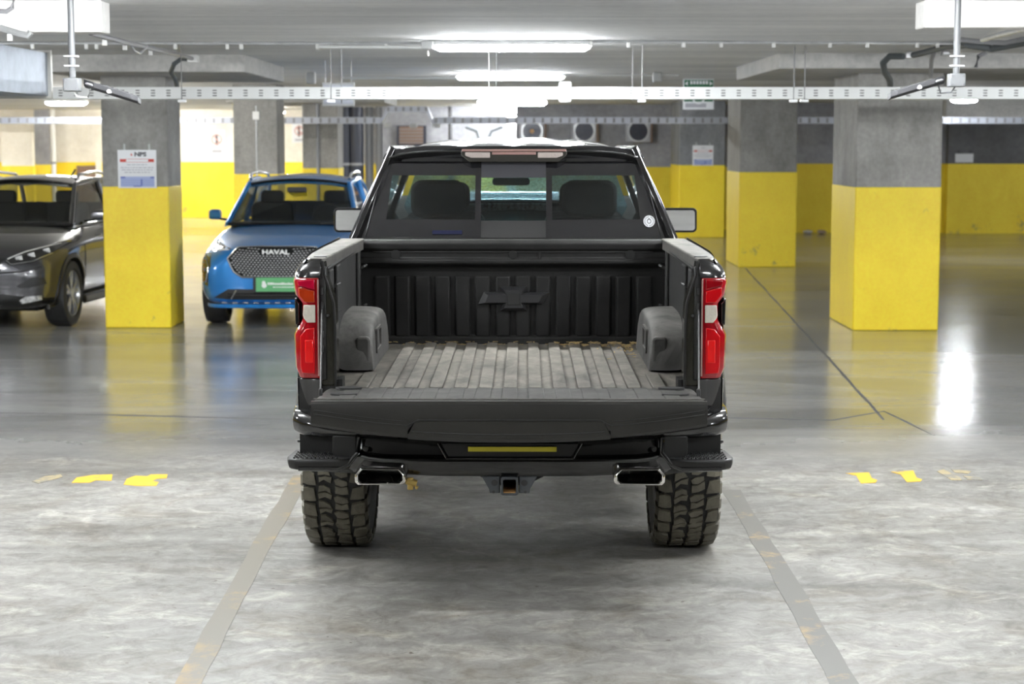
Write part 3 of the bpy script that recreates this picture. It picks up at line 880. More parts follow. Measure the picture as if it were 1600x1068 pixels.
o = MB().tube([PP(671, 75, 15.1), PP(668, 80, 15.1), PP(669, 87, 15.1)], .008).build('wire', M['litter'])
tag(o, 'short loose wire hanging from the junction box by the nearest light', 'wire')
for px0, px1, ya in ((535, 715, 122), (880, 1060, 117)):
    zc3 = ZY(ya, 22.3)
    conduit('ceiling_conduit', [(XS(px0, 22.3, 2.7), 22.3, zc3), (XS(px1, 22.3, 2.7), 22.3, zc3)], .015, M['tray'],
            'thin pale conduit leading to the second fluorescent light from the ' + ('left' if px0 < 800 else 'right'))
# sloping conduit over the left, running back along the ceiling
conduit('ceiling_conduit', [PP(142, 52, 11.3), PP(200, 67, 12.6), PP(300, 91, 17.2)], .018, M['mgrey'],
        'grey conduit running back under the ceiling to the box on the left drop panel', [PP(163, 58, 11.8), PP(195, 66, 12.6), PP(235, 75, 14.0)])
o = MB().tube([PP(203, 68, 12.8), PP(210, 80, 13), PP(218, 84, 13.2), PP(227, 76, 13.5), PP(230, 72, 13.6)], .009).build('cable_loop', M['galv'])
tag(o, 'thin cable loop sagging below the grey conduit on the left', 'cable')
o = MB().b2(XS(298, 17.2), XS(314, 17.2), 17.2, 17.3, ZY(97, 17.2), ZY(86, 17.2)).build('junction_box', M['white'], bevel=.005)
tag(o, 'pale junction box on the drop panel above the notice-board column', 'junction box')
o = MB().tube([PP(300, 92, 17.25), PP(283, 92, 17.25), PP(272, 100, 17.25), PP(267, 112, 17.4), PP(274, 124, 17.6), PP(277, 136, 17.8)], .022).build('cable', M['rubberhose'])
tag(o, 'dark bent cable dropping beside the notice-board column', 'cable')
conduit('ceiling_conduit', [PP(0, 44, 10.8), PP(30, 53, 10.8), PP(43, 56, 10.8), PP(48, 50, 10.8)], .020, M['galv'], 'grey pipe with an elbow at the upper left edge', [PP(15, 49, 10.8)])
o = MB().tube([PP(-6, 17, 10.2), PP(10, 18, 10.2), PP(19, 12, 10.2), PP(23, -6, 10.2)], .013).build('cable', M['mgrey'])
tag(o, 'grey cable bend in the upper left corner', 'cable')

# right: cables over the broad column
o = MB().tube([PP(1412, 88, 16.6), PP(1390, 88, 16.7), PP(1380, 98, 16.8), PP(1382, 112, 17), PP(1390, 124, 17.3), PP(1391, 134, 17.6)], .03).build('cable', M['rubberhose'])
tag(o, 'thick dark hose looping down onto the broad right column', 'cable')
o = MB().tube([PP(1427, 86, 16.35), PP(1440, 83, 16.2), PP(1480, 72, 15.4), PP(1510, 70, 15), PP(1550, 76, 15), PP(1605, 66, 14.6)], .028).build('cable', M['rubberhose'])
tag(o, 'thick dark cable sweeping right under the ceiling conduit', 'cable')
o = MB().tube([PP(1500, 62, 14.6), PP(1530, 65, 14.5), PP(1570, 67, 14.4), PP(1605, 60, 14.2)], .02).build('cable', M['mgrey'])
tag(o, 'upper grey cable sagging at the right edge under the ceiling', 'cable')
o = MB().tube([PP(1535, 62, 14), PP(1560, 55, 13.4), PP(1605, 44, 12.2)], .02).build('cable', M['galv'])
tag(o, 'pale straight cable rising to the right edge above the sagging cables', 'cable')
o = MB().tube([PP(1460, 80, 16.6), PP(1456, 92, 16.7), PP(1454, 118, 17.2)], .02).build('cable', M['mgrey'])
tag(o, 'grey cable hanging on the broad column behind the floodlight arm', 'cable')
o = MB().tube([PP(1541, 82, 16.8), PP(1529, 88, 16.8), PP(1525, 105, 16.8)], .02).build('cable', M['mgrey'])
tag(o, 'short grey curved cable on the right drop panel', 'cable')
for px, lab in ((1408, 'grey junction box at the end of the thick dark hose'), (1465, 'small grey junction box left of the right hanging pole')):
    wd = 16 if px == 1408 else 11
    o = MB().b2(XS(px, 16.9), XS(px + wd, 16.9), 16.9, 17.0, ZY(91 if px == 1408 else 86, 16.9), ZY(80, 16.9)).build('junction_box', M['galv'], bevel=.006)
    tag(o, lab, 'junction box')

# ---- two ceiling poles with slim floodlights
def pole_lamp(px, py_top, boxpx, armpx, armpy0, armpy1, s, label):
    Y = 10.5
    x = XS(px, Y, 2.3); zb = ZY(122 if s > 0 else 115, Y); zb2 = ZY(143 if s > 0 else 136, Y)
    t = thing('hanging_floodlight', label, 'light', (x, Y, CEIL), 0, 'floodlights on ceiling poles')
    MB().cyl((0, 0, 0), (0, 0, zb - CEIL), .019).build('pole', M['polegrey'], t)
    MB().cyl((0, 0, 0), (0, 0, -.012), .06).build('ceiling_flange', M['mgrey'], t)
    for k in (88, 103):
        zz = ZY(k, Y) - CEIL
        MB().b2(-.042, .042, -.024, .0, zz - .005, zz + .005).build('clamp', M['lgrey'], t, bevel=.003)
    w_ = .044
    MB().b2(-w_, w_, -.05, .04, zb2 - CEIL, zb - CEIL).build('junction_box', M['polegrey'], t, bevel=.006)
    b = MB()
    for sx in (-.7, .7):
        for sz in (.2, .8):
            b.cyl((sx * w_, -.054, zb2 - CEIL + sz * (zb - zb2)), (sx * w_, -.049, zb2 - CEIL + sz * (zb - zb2)), .005, seg=8)
    b.build('screw', M['dgrey'], t)
    # floodlight: slim wedge-shaped fin leaning away
    p0 = Vector((s * .07, -.01, (ZY(armpy0, Y) - CEIL))); p1 = Vector((XS(armpx, Y, 2.2) - x, -.06, ZY(armpy1, Y) - CEIL))
    d = (p1 - p0)
    sec = [(-.075, .024), (.075, .010), (.075, -.016), (.06, -.026), (-.06, -.016), (-.075, -.006)]
    rings = []
    for k, sc in ((0, .25), (.12, .45), (.22, 1), (.9, 1), (1, .6)):
        c = p0 + d * k
        rings.append([(c.x, c.y + a * sc, c.z + q) for a, q in sec])
    MB().loft(rings).build('lamp_body', M['armgrey'], t, bevel=.003)
    b = MB()
    for k in range(7):
        c = p0 + d * (.3 + k * .09); b.box((c.x, c.y, c.z + .018), (.006, .11, .014), (0, -math.atan2(d.z, d.x) if s > 0 else -math.atan2(d.z, d.x), 0))
    b.build('cooling_fin', M['dgrey'], t)
    b = MB()
    b.tube([p0 + Vector((0, 0, 0)), p0 + Vector((s * .05, -.07, -.01)), p0 + d * .55 + Vector((0, -.07, -.002))], .007)
    b.build('bracket', M['mgrey'], t)
    c = p0 + d * .5
    MB().cyl((c.x, c.y - .08, c.z), (c.x, c.y - .065, c.z), .011, seg=10).build('bolt', M['white'], t)
    b = MB()
    b.tube([(s * .01, -.02, zb2 - CEIL), (s * .03, -.02, zb2 - CEIL - .03), (s * .09, -.02, zb2 - CEIL - .035), (s * .11, -.02, p0.z - .02), (s * .1, -.02, p0.z)], .005)
    b.build('cable', M['tray'] if s > 0 else M['dgrey'], t)


pole_lamp(113, 0, 0, 221, 130, 157, 1, 'slim dark floodlight on the left ceiling pole, pointing right')
pole_lamp(1494, 0, 0, 1386, 124, 150, -1, 'slim dark floodlight on the right ceiling pole, pointing left')

# ---- air duct, top left
Yd0, Yd1 = 9.2, 14.0
xd = XS(76, Yd1, 2.4)
t = thing('air_duct', 'blue-grey sheet metal air duct with pale flanges at the upper left edge', 'duct', (xd - .6, Yd1, ZY(150, Yd1)))
z0 = 0; z1 = min(CEIL, ZY(83, Yd1)) - ZY(150, Yd1)
MB().b2(-.6, .6, Yd0 - Yd1, 0, z0, z1).build('duct_body', M['duct'], t, smooth=False)
for yy in (Yd0 - Yd1, -3.2, -1.62, -.03):
    ri = [(.6, z1), (.6, 0), (-.6, 0), (-.6, z1)]; ro = [(.625, z1 + .02), (.625, -.02), (-.625, -.02), (-.625, z1 + .02)]
    MB().ring(ro, ri, lambda u, v: (u, yy, v), lambda u, v: (u, yy + .05, v)).build('flange', M['duct_rim'], t, smooth=False)
b = MB()
for k in range(4): b.b2(-.5, -.45, -1 - k, -.95 - k, z1, CEIL - ZY(150, Yd1))
b.build('hanger', M['galv'], t, smooth=False)

# ---- notice boards
def notice(Y, px0, px1, py0, py1, label, logo=True):
    x0 = XS(px0, Y, 1.6); x1 = XS(px1, Y, 1.6); z1 = ZY(py0, Y); z0 = ZY(py1, Y)
    cx = (x0 + x1) / 2; W = x1 - x0; H = z1 - z0
    t = thing('notice_board', label, 'sign', (cx, Y - .004, z0))
    MB().b2(-W / 2, W / 2, -.008, 0, 0, H).build('board', M['signwhite'], t, bevel=.002)
    f = -.0085
    MB().b2(-W * .44, -W * .28, f - .001, f, H * .68, H * .76).b2(W * .29, W * .44, f - .001, f, H * .68, H * .76).b2(-W * .28, W * .29, f - .001, f, H * .755, H * .765).b2(-W * .28, W * .29, f - .001, f, H * .67, H * .68).build('red_band', M['signred'], t, smooth=False)
    b = MB()
    for k, (a, c) in enumerate(((.26, .60), (.42, .525), (.40, .465), (.33, .40))):
        x = -W * a
        while x < W * a - .01:
            L = random.uniform(.015, .045); b.b2(x, min(x + L, W * a), f - .001, f, H * c, H * c + H * .022); x += L + .008
    b.build('small_print', M['signtext'], t, smooth=False)
    MB().b2(-W * .43, W * .44, f - .001, f, H * .03, H * .30).build('table_panel', M['signpaleblue'], t, smooth=False)
    b = MB().b2(-W * .43, -W * .31, f - .002, f - .001, H * .255, H * .30).b2(W * .34, W * .44, f - .002, f - .001, H * .255, H * .30)
    b.b2(-W * .10, W * .10, f - .002, f - .001, H * .03, H * .06).b2(W * .09, W * .13, f - .002, f - .001, H * .06, H * .23)
    for k in range(3): b.b2(-W * .42, W * .43, f - .002, f - .001, H * (.09 + .055 * k), H * (.095 + .055 * k))
    b.build('table_mark', M['signblue'], t, smooth=False)
    if logo:
        text('lettering', 'NPS', H * .15, M['signink'], t, (W * .09, f - .001, H * .88), sx=1.2, bold=.003)
        MB().prism([(-W * .17, H * .85), (-W * .11, H * .85), (-W * .14, H * .92)], f - .001, f).build('logo', M['signred'], t, smooth=False)
    else:
        MB().b2(-W * .1, W * .12, f - .001, f, H * .86, H * .9).build('lettering', M['signtext'], t, smooth=False)
    for s in (-1, 1): MB().b2(s * W * .32 - .01, s * W * .32 + .01, -.003, 0, H, H + .06).build('tape', M['lgrey'], t)


notice(cL[2] - .004, 184.5, 245, 234, 293.5, 'white NPS notice board with red band and blue table on the near left column')
notice(cR3[2] - .004, 1082, 1114.5, 227, 258.5, 'small blurred white and blue notice board on the far column right of the cab', False)

def wall_sign(x, Y, z0, W, H, label):
    t = thing('no_entry_sign', label, 'sign', (x, Y, z0))
    MB().b2(-W / 2, W / 2, -.01, 0, 0, H).build('board', M['signwhite'], t)
    R_ = W * .33; n = 24; cz = H * .62
    MB().ring([(math.cos(2 * PI * k / n) * R_, cz + math.sin(2 * PI * k / n) * R_) for k in range(n)], [(math.cos(2 * PI * k / n) * R_ * .78, cz + math.sin(2 * PI * k / n) * R_ * .78) for k in range(n)],
              lambda u, v: (u, -.014, v), lambda u, v: (u, -.01, v)).build('red_circle', M['fadedred'], t)
    MB().box((0, -.012, cz), (.03, .004, R_ * 1.7), (0, -.7, 0)).build('red_bar', M['fadedred'], t)
    MB().b2(-.03, .03, -.012, -.01, cz - .15, cz + .13).build('figure', M['signink'], t)
    MB().b2(-W * .3, W * .3, -.012, -.01, H * .1, H * .2).build('small_print', M['signtext'], t)


wall_sign(XS(338, 46.9, 1.9), 46.98, ZY(242, 46.98), .42, .64, 'faded no-entry sign on the cream wall between the left columns')
wall_sign(XS(467, 46.9, 1.9), 46.98, ZY(223, 46.98), .36, .50, 'partly hidden no-entry sign on the cream wall just left of the pipe column')
t = thing('wall_notice', 'blank white notice on two clips on the dark far right wall', 'sign', (XS(1506.5, 38.7), 38.78, ZY(253.5, 38.8)))
W_ = XS(1521, 38.8) - XS(1493, 38.8)
MB().b2(-W_ / 2, W_ / 2, -.02, 0, 0, ZY(240, 38.8) - ZY(253.5, 38.8)).build('board', M['signwhite'], t)
for s in (-1, 1): MB().b2(s * .13 - .03, s * .13 + .03, -.03, 0, .19, .25).build('clip', M['dgrey'], t)

# ---- fans
for px, lab in ((831, 'left'), (912, 'middle'), (996, 'right')):
    Yf = YW
    t = thing('wall_fan', {'left': 'round dark fan in a pale square casing, nearest the white downpipe', 'middle': 'round dark fan in a pale square casing, the middle of three',
                           'right': 'round dark fan in a pale square casing, farthest from the white downpipe'}[lab], 'fan', (XS(px, Yf, 2.0), Yf - .3, ZY(205, Yf)), 0, 'fans on the back wall')
    MB().b2(-.27, .27, 0, .3, -.24, .24).build('casing', M['fanbox'], t, bevel=.02)
    MB().b2(.27, .31, .02, .3, -.24, .24).build('side_cover', M['brown'], t)
    n = 24
    MB().ring([(math.cos(2 * PI * k / n) * .235, math.sin(2 * PI * k / n) * .235) for k in range(n)], [(math.cos(2 * PI * k / n) * .205, math.sin(2 * PI * k / n) * .205) for k in range(n)],
              lambda u, v: (u, -.02, v), lambda u, v: (u, .02, v)).build('rim', M['galv'], t)
    MB().cyl((0, -.004, 0), (0, .0, 0), .205, seg=24).build('dark_opening', M['fan'], t)
    for k in range(5):
        a = 2 * PI * k / 5
        MB().prism([(.03 * math.cos(a) , .03 * math.sin(a)), (.19 * math.cos(a - .1), .19 * math.sin(a - .1)), (.195 * math.cos(a + .35), .195 * math.sin(a + .35)), (.06 * math.cos(a + .8), .06 * math.sin(a + .8))], -.02, -.012, 'y').build('blade', M['navy'], t)
    MB().cyl((0, -.03, 0), (0, -.004, 0), .045).build('hub', M['rust'] if lab == 'left' else M['navy'], t)

# ---- pipes and shafts at the back
def pipe(px, Y, r, m, label, z1=CEIL, bands=(1.38,), z0=0.0):
    t = thing('wall_pipe', label, 'pipe', (XS(px, Y, 1.7), Y, z0))
    MB().cyl((0, 0, 0), (0, 0, z1 - z0), r, seg=20).build('pipe', m, t)
    for b_ in bands: MB().cyl((0, 0, b_), (0, 0, b_ + .06), r + .012, seg=20).build('collar', M['pipe'], t)


pipe(540, 43.2, .14, M['navy'], 'dark navy vertical pipe next to the pipe column')
pipe(557, 43.2, .17, M['navy'], 'thicker dark navy vertical pipe, second from the pipe column')
pipe(549, 43.6, .05, M['lgrey'], 'thin pale pipe between the two dark pipes')
pipe(577, 43.4, .10, M['pipe'], 'grey vertical pipe right of the dark pipes')
pipe(594, 43.2, .10, M['pipe'], 'second grey vertical pipe right of the dark pipes')
pipe(803, 42.0, .17, M['white'], 'bright white downpipe below the row of lights', CEIL - .1)
pipe(704, 42.4, .05, M['dgrey'], 'thin dark rod left of the white downpipe')
pipe(83.5, 46.0, .06, M['white'], 'thin white pipe beside the grey wall pier')
t = thing('louvre_vent', 'dark framed louvre vent in the back wall above the cab corner', 'vent', (XS(643, 42.9, 2), 42.96, ZY(228, 42.9)))
lw = (XS(666, 42.9) - XS(620, 42.9)); lh = ZY(196, 42.9) - ZY(228, 42.9)
MB().b2(-lw / 2, lw / 2, -.05, 0, 0, lh).build('frame', M['navy'], t)
MB().b2(-lw * .42, lw * .40, -.06, -.05, lh * .1, lh * .95).build('panel', M['brown'], t)
b = MB()
for k in range(5): b.b2(-lw * .42, lw * .4, -.075, -.06, lh * (.15 + .16 * k), lh * (.19 + .16 * k))
b.build('slat', M['mgrey'], t)
for k, (pts, lab) in enumerate((([PP(728, 198, 42.98), PP(745, 205, 42.98), PP(750, 222, 42.98)], 'dark cable curving down the back wall, left of the white downpipe'),
                                ([PP(785, 198, 42.98), PP(768, 205, 42.98), PP(761, 222, 42.98)], 'second dark cable curving towards the first on the back wall'))):
    o = MB().tube(pts, .03).build('cable', M['rubberhose']); tag(o, lab, 'cable')
# conduit on left columns
Yq = cL2[2]
t = thing('column_conduit', 'thin pale conduit with a switch box on the column behind the blue car', 'conduit', (XS(401, Yq, 1.8), Yq - .012, 1.2))
MB().cyl((0, 0, 0), (0, 0, ZY(180, Yq) - 1.2), .012, seg=8).build('pipe', M['galv'], t)
MB().b2(-.05, .05, -.03, .012, ZY(187, Yq) - 1.2, ZY(174, Yq) - 1.2).build('switch_box', M['white'], t, bevel=.006)
MB().cyl((0, 0, ZY(174, Yq) - 1.2), (0, 0, ZY(165, Yq) - 1.2), .01, seg=8).build('pipe', M['galv'], t)
MB().b2(-.05, .05, -.02, .012, -.02, .12).build('socket', M['galv'], t, bevel=.006)
Yq = cL3[2]
t = thing('column_conduit', 'thin grey pipe down the middle of the far pipe column', 'conduit', (XS(497, Yq, 1.8), Yq - .02, .0))
MB().cyl((0, 0, 0), (0, 0, CEIL), .03, seg=10).build('pipe', M['pipe'], t)
# small ceiling boxes
for px, py, lab in ((487, 127, 'small white ceiling box left of the blank hanging sign'), (1025, 124, 'small white ceiling box left of the green sign')):
    o = MB().b2(XS(px - 6, 22), XS(px + 7, 22), 22, 22.15, ZY(py + 4, 22), CEIL).build('ceiling_box', M['lgrey'], bevel=.01)
    tag(o, lab, 'ceiling box')
# litter at the far wall
for px, m_, lab in ((1262, M['litter'], 'white scrap of paper litter at the foot of the far wall'), (1284, M['litter_tan'], 'tan scrap of litter beside the white one')):
    p = (XS(px, 38.5, 0), 38.5)
    b = MB(); rr = random.Random(px)
    bmesh.ops.create_icosphere(b.bm, subdivisions=2, radius=.09)
    for v in b.bm.verts: v.co = Vector((v.co.x * 1.2, v.co.y, v.co.z * .5)) * rr.uniform(.75, 1.15)
    zmin = min(v.co.z for v in b.bm.verts)
    for v in b.bm.verts: v.co.z -= zmin
    o = b.build('litter', m_, loc=(p[0], p[1], 0)); tag(o, lab, 'litter')
# ============================================================ THE PICKUP TRUCK
YT0 = 7.54
XT0 = -0.008
YAW = -0.007
truck = thing('pickup_truck', 'black pickup truck seen from behind, tailgate lowered over an empty dusty bed', 'pickup truck', (XT0, YT0, 0), YAW)


def lx(px, yl, z=1.0): return XS(px, YT0 + yl, z) - (XT0 - YAW * yl)
def lz(py, yl): return ZY(py, YT0 + yl)


BEDL = 1.80
ZF = 0.893        # bed floor
ZRAIL = 1.435
AX = 1.06         # rear axle
TR = 0.425        # tire radius

# ---- bedsides: outer skin, wheel arch, jamb
def mir(s, pts): return [(s * p[0],) + tuple(p[1:]) for p in pts]


def skin_x(y, z):
    """outer half width of the box"""
    w_ = .885 + .038 * min(1, max(0, y / .55)) ** .7
    prof = -0.045 * max(0, (z - 1.28) / .16) ** 2 - .05 * max(0, (0.85 - z) / .4) ** 2
    d = math.hypot(y - AX, z - .44)
    fl = .042 * max(0, 1 - abs(d - .52) / .16)
    return w_ + prof + fl


for s in (-1, 1):
    b = MB()
    # skin as a grid that skips the wheel arch
    ny, nz = 34, 22
    ys = [BEDL * i / ny for i in range(ny + 1)]
    arch = .50
    V = {}
    for i, y in enumerate(ys):
        zb = .56
        d = abs(y - AX)
        if d < arch: zb = max(zb, .44 + math.sqrt(arch ** 2 - d ** 2))
        for j in range(nz + 1):
            z = zb + (ZRAIL - zb) * j / nz
            V[i, j] = b.bm.verts.new((s * skin_x(y, z), y, z))
    for i in range(ny):
        for j in range(nz):
            b.face([V[i, j], V[i + 1, j], V[i + 1, j + 1], V[i, j + 1]])
    # lip turned inwards at the arch, and the box-end turned in
    for i in range(ny):
        a, c = V[i, 0], V[i + 1, 0]
        a2 = b.bm.verts.new((a.co.x - s * .05, a.co.y, a.co.z)); c2 = b.bm.verts.new((c.co.x - s * .05, c.co.y, c.co.z))
        b.face([a, c, c2, a2])
    b.build('bedside', M['paint'], truck, angle=50)
    # flare moulding around the arch
    b = MB(); rings = []
    for k in range(25):
        a = math.radians(-12 + 165 * k / 24)
        yy = AX + math.cos(a) * .50; zz = .44 + math.sin(a) * .50
        yo = AX + math.cos(a) * .575; zo = .44 + math.sin(a) * .575
        rings.append([(s * .88, yy, zz), (s * .955, yy, zz), (s * .972, yy * .6 + yo * .4, zz * .6 + zo * .4), (s * .96, yo, zo), (s * .90, yo, zo)])
    b.loft(rings).build('wheel_arch_flare', M['plastic'], truck)

    # rail cap: light dusty top
    pts_o = [(.842, .0), (.868, .10), (.885, .4), (.895, 1.0), (.90, BEDL + .02)]
    pts_i = [(.775, .0), (.772, .10), (.770, .4), (.768, 1.0), (.762, BEDL + .02)]
    rings = []
    for (xo, y), (xi, _) in zip(pts_o, pts_i):
        z = lz(402, 0) - .004 - .012 * (y / BEDL)
        rings.append([(s * xi, y, z - .055), (s * xi, y, z - .004), (s * (xi + .006), y, z), (s * (xo - .018), y, z), (s * xo, y, z - .014), (s * (xo + .004), y, z - .05)])
    MB().loft(rings).build('rail_cap', M['rail'], truck, bevel=.003)
    zt = lz(402, 0)
    MB().prism([(s * (.80 + .028 * math.cos(a)), .13 + .035 * math.sin(a)) for a in [2 * PI * k / 12 for k in range(12)]], zt - .008, zt - .002, 'z').build('stake_pocket_plug', M['plastic'], truck)
    # inner side wall
    b = MB()
    b.b2(s * .778, s * .80, .0, BEDL, ZF - .01, 1.39)
    b.build('bed_side_liner', M['liner_side'], truck, bevel=.004)
    b = MB()
    for (ya, yb) in ((.16, .30), (.46, .62), (1.50, 1.58)):
        b.b2(s * .762, s * .78, ya, yb, 1.16 if ya < 1.4 else ZF, 1.375)
    b.b2(s * .765, s * .78, .12, 1.7, 1.375, 1.392)
    b.build('side_rib', M['liner_side'], truck, bevel=.008)
    for yy, zz in ((1.66, 1.29), (1.66, 1.09), (.34, 1.30)):
        t = MB().tube([(s * .776, yy - .035, zz - .012), (s * .752, yy - .03, zz), (s * .742, yy, zz + .006), (s * .752, yy + .03, zz), (s * .776, yy + .035, zz - .012)], .007)
        h = t.build('tie_down_hook', M['understeel'], truck)
        MB().b2(s * .772, s * .779, yy - .055, yy + .055, zz - .045, zz + .028).build('hook_plate', M['plastic'], h, bevel=.01)

    # wheel housing
    b = MB(); rings = []
    N_ = 22
    xin = .625
    for k in range(N_ + 1):
        t_ = k / N_
        a = PI * t_
        ca, sa = -math.cos(a), math.sin(a)
        ex = abs(ca) ** .62 * (1 if ca >= 0 else -1); ez = sa ** .62
        rings.append((1.10 + .50 * ex, ZF + .232 * ez, ez))
    sec = []
    for (y, z, e) in rings:
        row = []
        for q, (dx, kk) in enumerate(((.79, 1), (.72, 1), (xin + .035, .985), (xin + .010, .94), (xin, .85), (xin - .004, 0))):
            zz = ZF - .005 + (z - ZF + .005) * kk
            yy = 1.10 + (y - 1.10) * (1 - .03 * (q >= 3))
            row.append((s * dx, yy, zz))
        sec.append(row)
    b.loft(sec, closed=False, cap0=False, cap1=False)
    wh = b.build('wheel_housing', M['liner_house'], truck, angle=70, sub=1)
    # pressed panels on the housing
    MB().ring([(y, z) for y, z in rrect(.78, 1.02, ZF + .055, ZF + .17, .015)], [(y, z) for y, z in rrect(.795, 1.005, ZF + .07, ZF + .155, .01)],
              lambda u, v: (s * (xin - .010), u, v), lambda u, v: (s * (xin + .006), u, v)).build('pressed_frame', M['liner_house'], wh)
    for k, ya in enumerate((.655, 1.44)):
        MB().prism(rrect(s * .635 if s > 0 else -.70, s * .635 + .065 if s > 0 else -.635, ZF + .03, ZF + .15, .02), ya - .045 if k == 0 else ya, ya if k == 0 else ya + .05).build('pressed_panel', M['liner_house'], wh, bevel=.01)

    # box-end jamb: gap, seal, painted post
    zt = 1.425
    post = [(.772, zt), (.765, 1.37), (.745, 1.31), (.727, 1.25), (.722, 1.15), (.722, .905), (.79, .905), (.79, zt)]
    b = MB().prism(mir(s, post), -.012, .10, 'y')
    b.build('box_end_post', M['jamb'], truck, bevel=.006)
    edge = [(p[0] , p[1]) for p in post[:6]]
    b = MB().tube([(s * (x + .004), -.016, z) for x, z in edge], .006)
    b.build('post_edge_seal', M['liner_side'], truck)
    b = MB().b2(s * .762, s * .792, -.02, .03, .93, 1.40)
    b.build('jamb_channel', M['plastic'], truck, bevel=.004)
    MB().cyl((s * .755, -.035, 1.20), (s * .755, -.012, 1.20), .006).build('striker_bolt', M['understeel'], truck)
    for zz in (1.30, 1.24, 1.12, 1.06):
        MB().box((s * .778, -.026, zz), (.012, .012, .03)).build('latch_bracket', M['understeel'], truck, bevel=.003)

    # rounded painted cap above the lamp
    rings = []
    for z, xo, ya in ((1.352, .897, -.035), (1.375, .893, -.034), (1.40, .880, -.028), (1.418, .866, -.015), (1.432, .852, .0)):
        rings.append([(s * .782, ya, z)] + [(s * (.79 + (xo - .79) * math.sin(q)), ya + .06 * (1 - math.cos(q)), z) for q in [PI / 2 * k / 7 for k in range(1, 8)]] + [(s * xo, .14, z), (s * .782, .14, z)])
    MB().loft(rings).build('corner_cap', M['paint'], truck, bevel=.002)
    # painted corner below the lamp
    rings = []
    for z, xo, ya in ((.775, .885, .0), (.83, .893, -.01), (.90, .895, -.022), (.935, .895, -.03)):
        rings.append([(s * .782, ya, z)] + [(s * (.79 + (xo - .79) * math.sin(q)), ya + .06 * (1 - math.cos(q)), z) for q in [PI / 2 * k / 7 for k in range(1, 8)]] + [(s * xo, .14, z), (s * .782, .14, z)])
    MB().loft(rings).build('corner_panel', M['paint'], truck, bevel=.002)
    MB().b2(s * .70, s * .88, .0, .12, .56, .93).build('corner_inner_panel', M['plastic'], truck)

    # ---- tail light
    def lamp_sec(z0, z1, xo0, xo1, m, name, par, y0=-.045, xi=.797, out=0.0):
        rings = []
        for z, xo in ((z0, xo0), (z1, xo1)):
            rings.append([(s * xi, .05, z), (s * xi, y0 - out + .006, z), (s * (xi + .006), y0 - out, z), (s * (xo - .022), y0 - out + .004, z), (s * (xo - .006), y0 - out + .018, z), (s * (xo + out), y0 + .05, z), (s * (xo + out + .004), .12, z), (s * xo, .14, z)])
        return MB().loft(rings).build(name, m, par, bevel=.004, angle=40)
    tl = MB()
    prof = [(.940, .882), (.985, .897), (1.12, .900), (1.158, .882), (1.185, .868), (1.25, .868), (1.285, .894), (1.345, .902), (1.356, .896)]
    rings = []
    for z, xo in prof:
        y0 = -.040
        rings.append([(s * .790, .05, z), (s * .790, y0 + .004, z), (s * .796, y0, z), (s * (xo - .030), y0 + .004, z), (s * (xo - .010), y0 + .018, z), (s * (xo - .002), y0 + .05, z), (s * (xo), .12, z), (s * xo, .14, z)])
    tl.loft(rings)
    lamp = tl.build('tail_light', M['red_dark'], truck, bevel=.004, angle=40)
    # brighter panels set in the lens
    def pan(poly, name, m, y=-.046, th=.012, par=lamp):
        MB().prism([(s * a, c) for a, c in poly], y, y + th).build(name, m, par, bevel=.003)
    pan([(.808, .958), (.862, .962), (.868, .99), (.868, 1.115), (.845, 1.145), (.808, 1.15)], 'lower_lens', M['red'])
    pan([(.815, 1.005), (.848, 1.005), (.848, 1.10), (.815, 1.10)], 'lens_core', mat('lens_core_red', (.8, .01, .01), .15, 0, 1), -.049)
    pan([(.804, 1.172), (.838, 1.172), (.852, 1.19), (.856, 1.205), (.852, 1.245), (.804, 1.245)], 'reverse_lens', M['clear'], -.048)
    pan([(.806, 1.255), (.848, 1.255), (.872, 1.285), (.872, 1.318), (.806, 1.302)], 'orange_lens' if s < 0 else 'upper_inner_lens', M['orange'] if s < 0 else M['red'], -.046)
    pan([(.806, 1.308), (.874, 1.324), (.878, 1.345), (.806, 1.350)], 'upper_lens', M['red_dark'] if s > 0 else mat('magenta_red_lens', (.45, .003, .03), .1, 0, 1), -.046)
    b = MB().tube([(s * .792, -.046, 1.35), (s * .792, -.048, .95)], .0035)
    b.build('lens_rim', M['pinkclear'], lamp)
    MB().prism([(s * a, c) for a, c in ((.874, 1.165), (.890, 1.16), (.892, 1.27), (.874, 1.25))], -.02, .12).build('dark_side_insert', M['gloss'], lamp, bevel=.003)

# ---- bed floor with lengthwise ribs
b = MB()
pitch = .1045
prof = []
x = -.785
xs_ = []
b.b2(-.785, .785, .0, BEDL + .01, ZF - .05, ZF - .012)
b.build('bed_pan', M['liner_floor'], truck, smooth=False)
b = MB()
for k in range(-6, 7):
    cx = k * pitch
    y0 = .025; y1 = BEDL - .035
    w0 = .029; w1 = .025
    n = 5
    base = []; top = []
    if abs(k) == 6: y1 = .55
    def outl(w, yy0, yy1, z):
        r = min(w, .02); pts = []
        for ccx, ccy, a0 in ((cx + w - r, yy1 - r, 0), (cx - w + r, yy1 - r, 90), (cx - w + r, yy0 + r, 180), (cx + w - r, yy0 + r, 270)):
            for q in range(4):
                a = math.radians(a0 + 30 * q); pts.append((ccx + r * math.cos(a), ccy + r * math.sin(a), z))
        return pts
    b.loft([outl(w0, y0, y1, ZF - .013), outl(w0 - .001, y0 + .002, y1 - .002, ZF - .003), outl(w1, y0 + .005, y1 - .005, ZF)], cap0=False)
b.build('bed_floor', M['liner_floor'], truck, bevel=0, angle=25)
